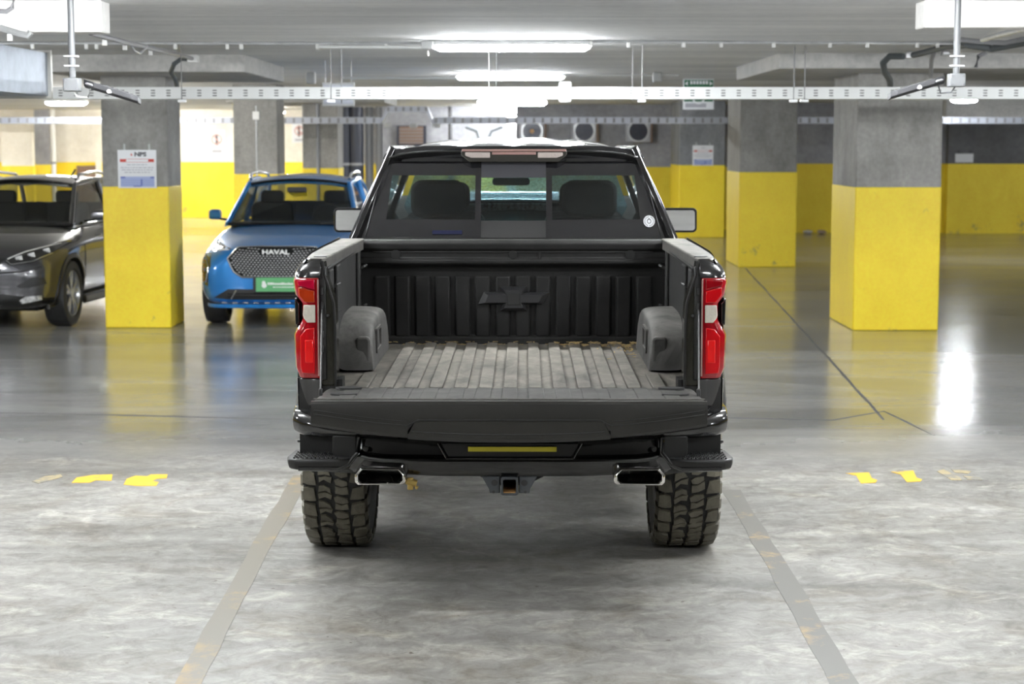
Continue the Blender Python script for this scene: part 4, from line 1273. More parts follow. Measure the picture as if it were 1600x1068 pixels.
# debris in the far corner of the bed
b = MB(); rr = random.Random(3)
for k in range(300):
    if rr.random() < .5: x = rr.uniform(.2, .76); y = BEDL - .03 - abs(rr.gauss(0, .05))
    elif rr.random() < .5: x = .62 - abs(rr.gauss(0, .06)); y = BEDL - .04 - abs(rr.gauss(0, .22))
    else: x = rr.uniform(-.76, .4); y = BEDL - .025 - abs(rr.gauss(0, .02))
    if x > .60 and y < 1.62: continue
    a = rr.uniform(0, PI); L = rr.uniform(.010, .034)
    zf = ZF + .0015 if (abs((x / pitch) - round(x / pitch)) < .26) else ZF - .0105
    b.box((x, y, zf + .0012), (L, .0032, .002), (0, rr.uniform(-.1, .1), a))
o = b.build('straw_debris', M['straw'], smooth=False)
o.location = (XT0, YT0, 0); o.rotation_euler = (0, 0, YAW)
tag(o, 'dry straw bits scattered along the front edge of the truck bed', 'debris', kind='stuff')

# ---- bed front wall
b = MB()
ztop = lz(374, BEDL)
zs = [ZF - .03, lz(527, BEDL), lz(437, BEDL), lz(418, BEDL), lz(410, BEDL), lz(405, BEDL), lz(392, BEDL), lz(390, BEDL), lz(380, BEDL), ztop]
prof = [(BEDL + .06, zs[0]), (BEDL - .015, zs[0]), (BEDL - .01, zs[1]), (BEDL + .03, zs[1] + .01), (BEDL + .03, zs[2]), (BEDL + .02, zs[3]), (BEDL - .035, zs[4] - .004), (BEDL - .035, zs[5]),
        (BEDL - .02, zs[5] + .008), (BEDL - .02, zs[6]), (BEDL - .035, zs[7] + .004), (BEDL - .04, zs[8]), (BEDL - .025, zs[9]), (BEDL + .06, zs[9])]
b.prism(prof, -.785, .785, 'x')
fw = b.build('bed_front_wall', M['liner'], truck, bevel=.006)
for k in range(-7, 8):
    cx = (k + .5) * .1035 - .0
    if abs(cx) > .76: continue
    z0 = zs[1] + .0; z1 = zs[2]
    w0 = .043; w1 = .034
    rings = [[(cx - w0, BEDL + .032, z0 + .01), (cx + w0, BEDL + .032, z0 + .01), (cx + w0, BEDL + .032, z1 + .02), (cx - w0, BEDL + .032, z1 + .02)],
             [(cx - w1, BEDL + .010, z0 + .004), (cx + w1, BEDL + .010, z0 + .004), (cx + w1, BEDL + .010, z1 + .016), (cx - w1, BEDL + .010, z1 + .016)]]
    MB().loft(rings, cap0=False).build('wall_rib', M['liner'], fw, bevel=.006)
b = MB()
for s in (-1, 1):
    b.cyl((s * .60, BEDL - .03, (zs[5] + zs[6]) / 2 + .003), (s * .60, BEDL - .019, (zs[5] + zs[6]) / 2 + .003), .026)
b.cyl((0.0, BEDL - .03, (zs[5] + zs[6]) / 2 + .003), (0.0, BEDL - .019, (zs[5] + zs[6]) / 2 + .003), .022)
b.build('round_plug', M['liner'], fw, bevel=.002)
MB().b2(.13, .145, BEDL - .03, BEDL - .018, zs[5] + .005, zs[6]).b2(-.715, .715, BEDL - .026, BEDL - .019, zs[6] - .008, zs[6]).build('recess_edge', M['liner'], fw, bevel=.002)
# the bow-tie emblem
cz = (lz(447, BEDL) + lz(486, BEDL)) / 2
bt = [(-.178, -.028), (-.15, .034), (-.055, .034), (-.068, .062), (.068, .062), (.055, .034), (.178, .034), (.145, -.028), (.055, -.028), (.068, -.062), (-.068, -.062), (-.055, -.028)]
xc = .004
b = MB()
A = [(xc + x * 1.02, BEDL - .004, cz + z) for x, z in bt]
Bk = [(xc + x * 1.02, BEDL + .03, cz + z) for x, z in bt]
inn = [(-.145, -.018), (-.128, .020), (-.036, .020), (-.048, .046), (.048, .046), (.036, .020), (.145, .020), (.125, -.018), (.036, -.018), (.048, -.046), (-.048, -.046), (-.036, -.018)]
C_ = [(xc + x * 1.02, BEDL - .024, cz + z) for x, z in inn]
b.loft([Bk, A, C_], cap0=False)
em = b.build('emblem', M['emblem'], fw, bevel=.001, smooth=False)
b = MB()
b.prism([(xc + x, cz + z) for x, z in ((-.032, -.030), (-.032, .030), (.032, .030), (.032, -.030))], BEDL - .028, BEDL - .02).build('emblem_center', M['plastic'], em, bevel=.002)

# ---- tailgate, folded down flat
ZG = .905
b = MB()
GL = .50
gy1 = .005; gy0 = -GL
b.loft([[(-.752, gy1, ZG - .055), (.752, gy1, ZG - .055), (.752, gy1, ZG - .012), (-.752, gy1, ZG - .012)],
        [(-.758, -.10, ZG - .085), (.758, -.10, ZG - .085), (.758, -.10, ZG - .006), (-.758, -.10, ZG - .006)],
        [(-.765, gy0 + .02, ZG - .10), (.765, gy0 + .02, ZG - .10), (.765, gy0 + .02, ZG + .004), (-.765, gy0 + .02, ZG + .004)]])
gate = b.build('tailgate', M['gate_top'], truck, bevel=.006)
b = MB()
for k in range(-6, 7):
    cx = k * .108
    b.loft([[(cx - .032, -.02, ZG - .012), (cx + .032, -.02, ZG - .012), (cx + .034, gy0 + .05, ZG + .002), (cx - .034, gy0 + .05, ZG + .002)],
            [(cx - .029, -.024, ZG - .006), (cx + .029, -.024, ZG - .006), (cx + .031, gy0 + .054, ZG + .0075), (cx - .031, gy0 + .054, ZG + .0075)]], cap0=False)
b.build('gate_rib', M['gate_top'], gate, bevel=.002)
for s in (-1, 1):
    for yy in (-.09, -.29):
        MB().prism([(s * .665 + .055 * math.cos(a), yy + .03 * math.sin(a)) for a in [2 * PI * k / 20 for k in range(20)]], ZG - .004, ZG + .0045 + (.002 if yy < -.2 else 0), 'z').build('gate_pocket', M['understeel'], gate)
    # support cable
    p0 = (s * .778, -.035, 1.225); p1 = (s * .757, -.30, ZG + .012)
    c = MB().tube([p0, p1], .0038, 8).build('tailgate_cable', M['steel'], truck)
    MB().box(p1, (.014, .03, .03)).build('cable_end', M['understeel'], c, bevel=.004)
# end cap of the gate with its curved lower edge
ye = gy0 + .015
zt = lz(626, gy0)
def zl(x): return lz(690, gy0) + .062 * (abs(x) / .772) ** 2.2
xsn = [-.772 + 1.544 * k / 48 for k in range(49)]
b = MB()
y_f = gy0 - .012
rings = []
for x in xsn:
    z0 = zl(x)
    if abs(x) < .385: z0 -= .0
    rings.append([(x, ye, zt - .002), (x, y_f + .010, zt - .002), (x, y_f, zt - .012), (x, y_f - .006, zt - .05), (x, y_f + .004, z0 + .012), (x, y_f + .016, z0), (x, ye + .10, z0 + .02), (x, ye + .10, zt - .06), (x, ye, zt - .05)])
b.loft(rings).build('gate_end_panel', M['tailgate_skin'], gate, bevel=.0, angle=30)
# raised lip: central lower blade and grooves
zc0 = zt - .062
bl = [(-.40, zl(.40) + .018), (-.375, zc0 - .025), (-.355, zc0 - .012), (.355, zc0 - .012), (.375, zc0 - .025), (.405, zl(.40) + .018)]
pts = []
b = MB()
def yat(z): return y_f - .006 + .012 * max(0, (zt - .05 - z) / .1)
for k in range(len(xsn) - 1): pass
rings = []
n = 30
for k in range(n + 1):
    x = -.395 + .79 * k / n
    edge = min(1, (0.395 - abs(x)) / .028)
    top = zl(x) + .02 + (zc0 - .012 - zl(x) - .02) * edge
    top = min(top, zc0 - .012)
    lo = zl(x) - .006
    rings.append([(x, yat(top) - .001, top), (x, yat(top) - .006, top - .006), (x, yat(lo) - .008, lo + .038), (x, yat(lo) - .002, lo + .031), (x, yat(lo) - .004, lo + .004), (x, yat(lo) + .02, lo), (x, yat(lo) + .02, top)])
b.loft(rings).build('gate_spoiler_lip', M['tailgate_skin'], gate, angle=25)
for s in (-1, 1):
    for dz, r in ((0, .0022), (.018, .0016)):
        P_ = [(s * (.40 + .36 * k / 10), yat(zt - .05) + .001 - .001 * k, zc0 - .032 + dz * .9 + .045 * (k / 10) ** 1.3) for k in range(11)]
        MB().tube(P_, r, 6).build('groove_line', M['understeel'], gate)
P_ = []
for k in range(41):
    x = -.385 + .77 * k / 40; P_.append((x, yat(zl(x)) - .006, zl(x) + .030))
MB().tube(P_, .0032, 6).build('lip_gap_shade', M['understeel'], gate)  # dark tube adds the shade of the lip gap by colour
e_ = [(-.405, zl(.405) + .050), (-.375, zc0 - .022), (-.355, zc0 - .010), (.355, zc0 - .010), (.375, zc0 - .022), (.405, zl(.405) + .050)]
MB().tube([(x, yat(z) - .006, z) for x, z in e_], .0022, 6).build('crease_shade_line', M['understeel'], gate)  # dark tube paints the shade line along the lip's upper edge
MB().b2(-.765, .765, y_f - .001, y_f + .01, zt - .0145, zt - .0115).build('top_seam', M['understeel'], gate)
MB().tube([(-.765, ye + .012, zt + .003), (.765, ye + .012, zt + .003)], .003, 6).build('gate_seal', M['rail'], gate)

# ---- rear bumper
YB = -.12
def zb_(py): return lz(py, YB)
b = MB()
rings = []
for k in range(25):
    x = -.70 + 1.40 * k / 24
    up = .035 * max(0, (abs(x) - .56) / .14)
    yb = YB + .05 * (abs(x) / .70) ** 3
    z_lo = zb_(746) + .012 * max(0, (abs(x) - .3) / .4)
    rings.append([(x, .04, zb_(688)), (x, yb + .035, zb_(688)), (x, yb + .028, zb_(700)), (x, yb + .022, zb_(713) + up), (x, yb, zb_(717) + up), (x, yb - .004, zb_(722) + up), (x, yb + .012, zb_(738) + up * .3), (x, yb + .03, z_lo), (x, .04, z_lo + .01)])
b.loft(rings)
bump = b.build('rear_bumper', M['gloss'], truck, bevel=.003, angle=28)
# plate recess
zt_, zbm = zb_(692), zb_(714)
MB().prism([(-.285, zt_), (.285, zt_), (.255, zbm), (-.255, zbm)], YB - .004, YB + .03).build('plate_recess', M['understeel'], bump, bevel=.004)
b = MB()
for s in (-1, 1): b.tube([(s * .295, YB - .004, zt_), (s * .262, YB - .006, zbm - .002)], .005, 8)
b.tube([(-.262, YB - .008, zbm - .003), (.262, YB - .008, zbm - .003)], .005, 8)
b.build('recess_trim', M['gloss'], bump)
pw0, pw1 = lx(731, YB), lx(870, YB)
MB().b2(pw0, pw1, YB - .012, YB - .006, zb_(704.5), zb_(697)).build('license_plate', M['yplate'], bump, bevel=.001)['label'] = 'thin yellow strip of the number plate'
for s in (-1, 1):
    for xx in (.595,):
        MB().cyl((s * xx, YB + .01, zb_(702)), (s * xx, YB + .028, zb_(702)), .011).build('parking_sensor', M['plastic'], bump, bevel=.002)
    # upper corner cap, gloss, wraps the corner
    rings = []
    for x, y0, zt1, zb1 in ((.55, YB + .03, zb_(676), zb_(684)), (.66, YB + .02, zb_(668), zb_(686)), (.78, YB + .02, zb_(655), zb_(687)), (.86, YB + .045, zb_(648), zb_(686)), (.905, YB + .09, zb_(645), zb_(682)), (.918, YB + .20, zb_(645), zb_(680)), (.918, YB + .36, zb_(645), zb_(678))):
        x_in = min(x, .78)
        hm = (zt1 - zb1) / 2; zm_ = (zt1 + zb1) / 2
        rings.append([(s * (x - .012 * (1 - math.cos(q))), y0 + .035 * (1 - math.cos(q)), zm_ + hm * math.sin(q)) for q in [-PI / 2 + PI * k / 8 for k in range(9)]] + [(s * (x - .05), y0 + .08, zt1 + .002), (s * (x - .05), y0 + .07, zb1 + .004)])
    MB().loft(rings).build('bumper_corner_cap', M['gloss'], bump, bevel=.003, angle=50)
    # corner post between step and beam (matte)
    pf = [(.632, zb_(681)), (.735, zb_(681)), (.735, zb_(712)), (.70, zb_(728)), (.665, zb_(728)), (.632, zb_(712))]
    MB().prism(mir(s, pf), YB + .03, YB + .12).build('step_side_panel', M['plastic'], bump, bevel=.008)
    # recess walls behind the step
    MB().b2(s * .73, s * .885, YB + .20, YB + .23, zb_(722), zb_(676)).build('step_back_panel', M['plastic'], bump)
    MB().b2(s * .73, s * .90, YB + .19, YB + .22, zb_(703), zb_(699)).build('step_ledge', M['plastic'], bump, bevel=.003)
    # step pad
    zp = zb_(716)
    pad = [(.655, YB + .0), (.70, YB - .022), (.885, YB - .022), (.915, YB + .0), (.925, YB + .05), (.912, YB + .22), (.70, YB + .22), (.655, YB + .10)]
    P_ = [(s * x, y) for x, y in pad]
    if s < 0: P_.reverse()
    def scaled(f, z): 
        cx = sum(p[0] for p in P_) / len(P_); cy = sum(p[1] for p in P_) / len(P_)
        return [(cx + (p[0] - cx) * f, cy + (p[1] - cy) * f, z) for p in P_]
    st = MB().loft([scaled(.90, zb_(733)), scaled(.97, zb_(730)), scaled(1.0, zb_(724)), scaled(1.0, zp - .006), scaled(.97, zp)]).build('bumper_step', M['plastic'], bump, bevel=.003, angle=50)
    b = MB()
    for i in range(11):
        for j in range(8):
            x = .715 + .0175 * i + (.009 if j % 2 else 0); y = YB - .005 + .024 * j
            if x > .895: continue
            b.loft([[(s * (x + dx * .0055), y + dy * .0075, zp - .001) for dx, dy in ((-1, 0), (0, -1), (1, 0), (0, 1))],
                    [(s * (x + dx * .0032), y + dy * .0045, zp + .006) for dx, dy in ((-1, 0), (0, -1), (1, 0), (0, 1))]], cap0=False)
    b.build('step_tread', M['plastic'], st, smooth=False)
    # slanted gloss edge from the beam down under the step
    b = MB().tube([(s * .628, YB + .02, zb_(684)), (s * .628, YB + .015, zb_(708)), (s * .668, YB - .0, zb_(726)), (s * .71, YB - .018, zb_(731)), (s * .87, YB - .018, zb_(731))], .010, 10)
    b.build('bumper_edge_trim', M['gloss'], bump)
    MB().loft([[(s * .60, YB + .06, zb_(738)), (s * .60, YB + .2, zb_(738)), (s * .60, YB + .2, zb_(748)), (s * .60, YB + .08, zb_(746))],
               [(s * .84, YB + .05, zb_(733)), (s * .84, YB + .2, zb_(733)), (s * .84, YB + .2, zb_(742)), (s * .84, YB + .07, zb_(741))]]).build('lower_valance', M['plastic'], bump, bevel=.006)
    # exhaust finisher
    xa, xb = lx(552, -.13), lx(635, -.13)
    cxh = (abs(xa) + abs(lx(1045, -.13))) / 2 * .5 + (abs(xb) + abs(lx(958, -.13))) / 2 * .5
    cz = (lz(730.5, -.13) + lz(758, -.13)) / 2
    W_ = .107; H_ = .036
    def tip(f, dz=0):
        w_, h_ = W_ * f, H_ * f * (1 if f > .95 else .92)
        c = .026 * f
        return [(s * cxh + a, cz + z + dz) for a, z in ((-w_ + c * .9, h_), (w_ - c * .9, h_), (w_, h_ - c), (w_, -h_ + .012), (w_ - .012, -h_), (-w_ + .012, -h_), (-w_, -h_ + .012), (-w_, h_ - c))]
    o_ = tip(1.0); i_ = tip(.80)
    o2 = tip(.95); b = MB()
    seq = [(o_, .12), (o_, -.115), (tip(.97), -.132), (tip(.89), -.138), (tip(.82), -.128), (tip(.77), -.10), (tip(.78), .10)]
    b.loft([[(p[0], y, p[1]) for p in loop] for loop, y in seq], cap0=False, cap1=False)
    ex = b.build('exhaust_tip', M['chrome'], truck, bevel=.002, angle=50)
    MB().b2(s * cxh - .08, s * cxh + .08, .06, .07, cz - .03, cz + .03).build('exhaust_baffle', M['understeel'], ex)
    MB().cyl((s * cxh, .04, cz), (s * cxh, .6, cz + .02), .035).build('exhaust_pipe', M['understeel'], ex)
# brass fitting beside the left tip
b = MB().cyl((lx(634, -.1), -.10, zb_(752)), (lx(650, -.1), -.10, zb_(757)), .016).cyl((lx(640, -.1), -.10, zb_(747)), (lx(640, -.1), -.10, zb_(766)), .013).cyl((lx(648, -.1), -.11, zb_(761)), (lx(652, -.1), -.11, zb_(763)), .008)
b.build('brass_fitting', M['brass'], truck, bevel=.002)

# ---- hitch receiver
hx = lx(796, -.1)
zh1, zh0 = lz(744, -.1), lz(773, -.1)
b = MB()
hw = .036
b.ring([(hx + x, z) for x, z in rrect(-hw, hw, zh0, zh1, .010)], [(hx + x, z) for x, z in rrect(-hw + .009, hw - .009, zh0 + .009, zh1 - .012, .006)],
       lambda u, v: (u, -.11, v), lambda u, v: (u, .16, v))
hi = b.build('hitch_receiver', M['hitch'], truck, bevel=.002)
MB().b2(hx - hw + .009, hx + hw - .009, -.10, .15, zh0 + .009, zh0 + .012).build('rusty_floor', M['rust'], hi)
MB().b2(hx - .026, hx + .026, .12, .13, zh0 + .012, zh1 - .012).build('receiver_back', M['understeel'], hi)
for s in (-1, 1):
    pl = [(s * .040, zh1 - .002), (s * .115, zh1 - .002), (s * .085, zh1 - .055), (s * .082, zh0 + .006), (s * .040, zh0 + .006)]
    MB().prism([(hx + x, z) for x, z in pl], -.09, -.075).build('hitch_flange', M['hitch'], hi, bevel=.003)
    MB().cyl((hx + s * .062, -.093, zh1 - .028), (hx + s * .062, -.089, zh1 - .028), .0135).cyl((hx + s * .066, -.093, zh0 + .012), (hx + s * .066, -.089, zh0 + .012), .006).build('safety_hole', M['understeel'], hi)
MB().cyl((-.6, .1, zh1 + .0), (.6, .1, zh1 + .0), .03).build('hitch_crossbar', M['understeel'], truck)

# ---- chassis
b = MB()
for s in (-1, 1):
    b.b2(s * .40, s * .47, .0, 5.0, .60, .74)
for yy in (.3, 1.8, 3.0, 4.4): b.b2(-.42, .42, yy, yy + .08, .62, .72)
b.b2(-.78, .78, .06, BEDL + .02, .80, ZF - .045)
b.build('chassis_frame', M['understeel'], truck)
b = MB().cyl((-.72, AX, TR), (.72, AX, TR), .045)
prof = [(-.20, .04), (-.15, .10), (-.07, .14), (.07, .14), (.15, .10), (.20, .04)]
b.lathe(prof, 0, AX, TR, 'x', 20)
b.build('rear_axle', M['understeel'], truck)
for s in (-1, 1):
    rings = []
    for k in range(13):
        y = AX - .62 + 1.24 * k / 12; z = .52 - .13 * (1 - ((k - 6) / 6) ** 2) + .02
        rings.append([(s * .50, y, z), (s * .565, y, z), (s * .565, y, z + .035), (s * .50, y, z + .035)])
    MB().loft(rings).build('leaf_spring', M['understeel'], truck, bevel=.003)
    MB().cyl((s * .42, AX - .1, .42), (s * .38, AX - .25, .78), .03).build('shock_absorber', M['understeel'], truck)
MB().prism(rrect(.10, .42, .50, .66, .06), 1.9, 2.7).build('muffler', M['understeel'], truck, bevel=.01)


# ---- wheels
def wheel(cx, cy, s, full=True, name='rear_wheel'):
    R_, W2 = TR, .140
    t = bpy.data.objects.new(name, None); COL.objects.link(t); t.parent = truck; t.location = (cx, cy, R_)
    prof = [(-W2 * .62, .235), (-W2 * .9, .25), (-W2 * 1.02, .30), (-W2 * 1.03, .35), (-W2 * .99, .385), (-W2 * .90, .405), (-W2 * .6, .4115), (0, .413), (W2 * .6, .4115), (W2 * .90, .405), (W2 * .99, .385), (W2 * 1.03, .35), (W2 * 1.02, .30), (W2 * .9, .25), (W2 * .62, .235)]
    b = MB(); b.lathe(prof + [prof[0]], 0, 0, 0, 'x', 96)
    ti = b.build('tire', M['tire'], t, angle=40)
    if full:
        NP = 32
        b = MB()
        def P3(u, v, r):
            u = u + 0.7 * max(-.3, min(.3, v)) * s
            a = 2 * PI * u / NP
            fall = .010 * max(0, (abs(v) - .30) / .20) ** 2
            return (v * 2 * W2, (r - fall) * math.sin(a), (r - fall) * math.cos(a))
        rr = random.Random(11)
        def block(poly, rt=TR, rb=.404, inset=.075):
            poly = [(u + rr.uniform(-.05, .05), v + rr.uniform(-.012, .012)) for u, v in poly]
            cu = sum(p[0] for p in poly) / len(poly); cv = sum(p[1] for p in poly) / len(poly)
            A = [b.bm.verts.new(P3(u, v, rb)) for u, v in poly]
            Bt = [b.bm.verts.new(P3(cu + (u - cu) * (1 - inset), cv + (v - cv) * (1 - inset), rt)) for u, v in poly]
            if not b.face(Bt): return
            for i in range(len(poly)):
                j = (i + 1) % len(poly); b.face([A[i], A[j], Bt[j], Bt[i]])
        for k in range(NP):
            j1 = rr.uniform(-.06, .06)
            # shoulders, slightly slanted, every second one stepped out
            o = .02 if k % 2 else 0
            for side in (-1, 1):
                sh = .0 if side < 0 else .5
                u = k + sh + j1
                block([(u + .06, side * .27), (u + .80, side * (.30)), (u + .88, side * (.40 + o)), (u + .86, side * (.50 + o * .5)), (u + .10, side * (.50 + o * .5)), (u + .02, side * .40)])
                # side biter on the sidewall
                a0 = 2 * PI * (u + .15) / NP; a1 = 2 * PI * (u + .80) / NP
                q = []
                for xx, rr_ in ((W2 * 1.00, .412), (W2 * 1.075, .395), (W2 * 1.07, .372 - o), (W2 * 1.0, .368)):
                    q.append([(side * xx, rr_ * math.sin(aa), rr_ * math.cos(aa)) for aa in (a0, a1)])
                b.loft([[q[m][0] for m in range(4)], [q[m][1] for m in range(4)]])
            # two interlocking centre rows, each block cut in two
            u = k + .22 + j1
            block([(u + .02, -.245), (u + .36, -.25), (u + .50, -.13), (u + .44, -.02), (u + .14, -.03), (u + .26, -.14)])
            block([(u + .44, -.25), (u + .86, -.24), (u + .92, -.15), (u + .76, -.05), (u + .52, -.03), (u + .58, -.13)])
            u = k + .70 - j1
            block([(u + .04, .02), (u + .44, .03), (u + .40, .13), (u + .54, .245), (u + .16, .25), (u + .0, .13)])
            block([(u + .52, .03), (u + .80, .0), (u + .96, .08), (u + .84, .24), (u + .62, .245), (u + .48, .13)])
        b.build('tread_pattern', M['tread'], ti, smooth=False)
    # rim
    b = MB(); side = s
    prof = [(-.13, .236), (.13, .236), (.135, .225), (.10, .215), (.02, .20), (-.12, .20), (-.13, .236)]
    b.lathe([(side * a, r) for a, r in prof], 0, 0, 0, 'x', 48)
    for k in range(6):
        a = 2 * PI * k / 6
        d = Vector((0, math.sin(a), math.cos(a))); q = Vector((0, math.cos(a), -math.sin(a)))
        rings = []
        for r_, w_ in ((.05, .04), (.13, .028), (.215, .036)):
            c = d * r_
            rings.append([c + q * w_ + Vector((side * .075, 0, 0)), c - q * w_ + Vector((side * .075, 0, 0)), c - q * w_ + Vector((side * .045, 0, 0)), c + q * w_ + Vector((side * .045, 0, 0))])
        b.loft(rings)
    b.cyl((side * .04, 0, 0), (side * .09, 0, 0), .07)
    b.build('rim', M['understeel'], t, bevel=.003)
    MB().cyl((-side * .12, 0, 0), (side * .03, 0, 0), .17).build('brake_drum', M['understeel'], t)
    return t


for s in (-1, 1):
    wheel(s * .812, AX, s)
for s in (-1, 1):
    wheel(s * .812, 4.75, s, False, 'front_wheel')

# ---- cab: lower body and nose
def cab_ring(y, zb, hw, belt, top, k=1.0, hood=None):
    return [(0, y, zb), (hw * .85, y, zb), (hw * .97, y, zb + .08), (hw, y, .75), (hw * .995, y, .95), (hw * .985, y, 1.10), (hw * .95 * k, y, belt - .04), (hw * .90 * k, y, belt), (hw * .8 * k, y, top), (0, y, top + .02)]
st = [(BEDL + .07, .50, .955, 1.33, 1.33), (2.4, .46, .97, 1.33, 1.33), (3.3, .46, .975, 1.33, 1.33), (4.0, .48, .98, 1.33, 1.34), (4.35, .60, .985, 1.30, 1.44), (4.7, .70, 1.0, 1.31, 1.53), (5.0, .70, 1.0, 1.31, 1.55), (5.4, .60, .985, 1.28, 1.53), (5.66, .50, .93, 1.14, 1.38), (5.74, .55, .85, 1.00, 1.05)]
rings = []
for y, zb, hw_, belt, top in st:
    h = cab_ring(y, zb, hw_, belt, top)
    rings.append(h + [(-p[0], p[1], p[2]) for p in h[-2:0:-1]])
b = MB().loft(rings)
body = b.build('cab_body', M['paint'], truck, bevel=.012, angle=50)
MB().sheet(16, 12, lambda u, v: ((2 * u - 1) * .72, 4.42 + v * 1.1, 1.575 - .10 * (2 * v - 1) ** 2 * (.5 + v * .5) - .09 * (2 * u - 1) ** 4)).build('hood', M['hood'], truck, solid=.01)
for s in (-1, 1):
    MB().b2(s * .955, s * 1.0, 2.0, 4.1, .50, .54).build('running_board', M['plastic'], truck, bevel=.02)
    b = MB()
    for yy in (2.0, 3.05, 4.1): b.b2(s * .972, s * .99, yy, yy + .012, .55, 1.25)
    b.build('door_gap', M['understeel'], body)
    MB().b2(s * .985, s * 1.01, 2.25, 2.45, 1.10, 1.13).b2(s * .985, s * 1.01, 3.25, 3.45, 1.10, 1.13).build('door_handle', M['gloss'], body, bevel=.008)
    # front wheel arch and headlamp
    b = MB(); rings = []
    for k in range(19):
        a = math.radians(-5 + 190 * k / 18)
        rings.append([(s * .96, 4.75 + math.cos(a) * .47, .44 + math.sin(a) * .47), (s * 1.035, 4.75 + math.cos(a) * .47, .44 + math.sin(a) * .47), (s * 1.03, 4.75 + math.cos(a) * .55, .44 + math.sin(a) * .55), (s * .96, 4.75 + math.cos(a) * .55, .44 + math.sin(a) * .55)])
    b.loft(rings).build('front_arch_flare', M['plastic'], truck)
    MB().box((s * .80, 5.70, .98), (.26, .10, .10), (0, 0, -s * .3)).build('headlight', M['headlens'], truck, bevel=.02)
MB().b2(-.66, .66, 5.70, 5.78, .72, 1.04).build('front_grille', M['gloss'], truck, bevel=.02)
MB().b2(-.90, .90, 5.62, 5.84, .50, .70).build('front_bumper', M['gloss'], truck, bevel=.04)

# ---- cab back panel and rear window
ZB0 = 1.33
def bk(u, v, off=0.0):          # sloping plane of the cab back; v is height
    return (u, BEDL + .10 + (v - ZB0) * .42 + off + .05 * (u / .8) ** 2, v)
YBK = BEDL + .12
def bx(px, py): return abs(lx(px, BEDL + .1 + (lz(py, BEDL + .2) - ZB0) * .42, 1.6))
def bz(py):
    z = lz(py, BEDL + .2)
    for _ in range(5): z = lz(py, BEDL + .10 + (z - ZB0) * .42)
    return z
zg0, zg1 = bz(371), bz(253)
def outer_w(z):
    pts = [(1.25, .895), (1.40, .868), (bz(300), .762), (bz(255), .690), (bz(240), .655), (bz(232), .625), (2.0, .5)]
    for (a, w0), (c, w1) in zip(pts, pts[1:]):
        if z <= c: return w0 + (w1 - w0) * (z - a) / (c - a)
    return .5
def glass_w(z):
    return .785 + (.688 - .785) * (z - zg0) / (zg1 - zg0) - .012
NR = 9
zs_ = [zg0 + (zg1 - zg0) * k / NR for k in range(NR + 1)]
inner = [(glass_w(z), z) for z in zs_] + [(glass_w(zg1) * (1 - 2 * k / 8), zg1) for k in range(1, 8)] + [(-glass_w(z), z) for z in zs_[::-1]] + [(glass_w(zg0) * (-1 + 2 * k / 8), zg0) for k in range(1, 8)]
zo = [1.30 + (bz(233) - 1.30) * k / NR for k in range(NR + 1)]
zotop = bz(229)
outer = [(outer_w(z), z) for z in zo] + [(outer_w(zo[-1]) * (1 - 2 * k / 8) , zotop + .004) for k in range(1, 8)] + [(-outer_w(z), z) for z in zo[::-1]] + [(outer_w(1.30) * (-1 + 2 * k / 8), 1.30) for k in range(1, 8)]
MB().ring(outer, inner, lambda u, v: bk(u, v, 0), lambda u, v: bk(u, v, .09)).build('cab_back_frame', M['paint'], truck, bevel=.004, angle=30)
MB().b2(-.90, .90, BEDL + .065, BEDL + .12, .85, 1.36).build('cab_back_panel', M['paint'], truck, bevel=.01)

# glass pieces: frit fields around clear fields
def pane(name, poly, m, par, off=.012, th=.004):
    return MB().prism(poly, 0, th, f=lambda u, v, a: bk(u, v, off + a)).build(name, m, par, smooth=False)
rw = bpy.data.objects.new('rear_window', None); COL.objects.link(rw); rw.parent = truck
xc0, xc1 = lx(751, 1.95, 1.6), lx(853.5, 1.95, 1.6)
def gz(py): return bz(py)
zc_t, zc_b = gz(277.5), gz(345)
zs_t, zs_b = gz(274), gz(343)
# centre slider
pane('slider_pane', [(xc0, zc_b), (xc1, zc_b), (xc1, zc_t), (xc0, zc_t)], M['centre_glass'], rw, .018)
pane('slider_top_band', [(xc0, zc_t), (xc1, zc_t), (xc1, zg1), (xc0, zg1)], mat('grey_slider_band', (.045, .045, .052), .5), rw, .014, .008)
pane('slider_bottom_band', [(xc0, zg0), (xc1, zg0), (xc1, zc_b), (xc0, zc_b)], mat('grey_slider_band_low', (.03, .03, .03), .4), rw, .014, .008)
for s, nm_ in ((-1, 'left'), (1, 'right')):
    xe = xc0 if s < 0 else xc1
    xcl = lx(742, 1.95, 1.6) if s < 0 else lx(863, 1.95, 1.6)
    xw = s * .655
    # clear field
    t_o = s * (glass_w(zs_t) - .055); b_o = s * (glass_w(zs_b) - .085)
    pane('side_pane', [(xcl, zs_b), (b_o, zs_b), (t_o, zs_t), (xcl, zs_t)], M['privacy'], rw)
    pane('frit_band', [(xe, zs_t), (t_o, zs_t), (s * glass_w(zs_t), zs_t), (s * glass_w(zg1), zg1), (xe, zg1)], M['frit'], rw)
    pane('frit_band', [(xe, zg0), (s * glass_w(zg0), zg0), (s * glass_w(zs_b), zs_b), (b_o, zs_b), (xe, zs_b)], M['frit'], rw)
    pane('frit_band', [(xe, zs_b), (xcl, zs_b), (xcl, zs_t), (xe, zs_t)], M['frit'], rw)
    pane('frit_band', [(b_o, zs_b), (s * glass_w(zs_b), zs_b), (s * glass_w(zs_t), zs_t), (t_o, zs_t)], M['frit'], rw)
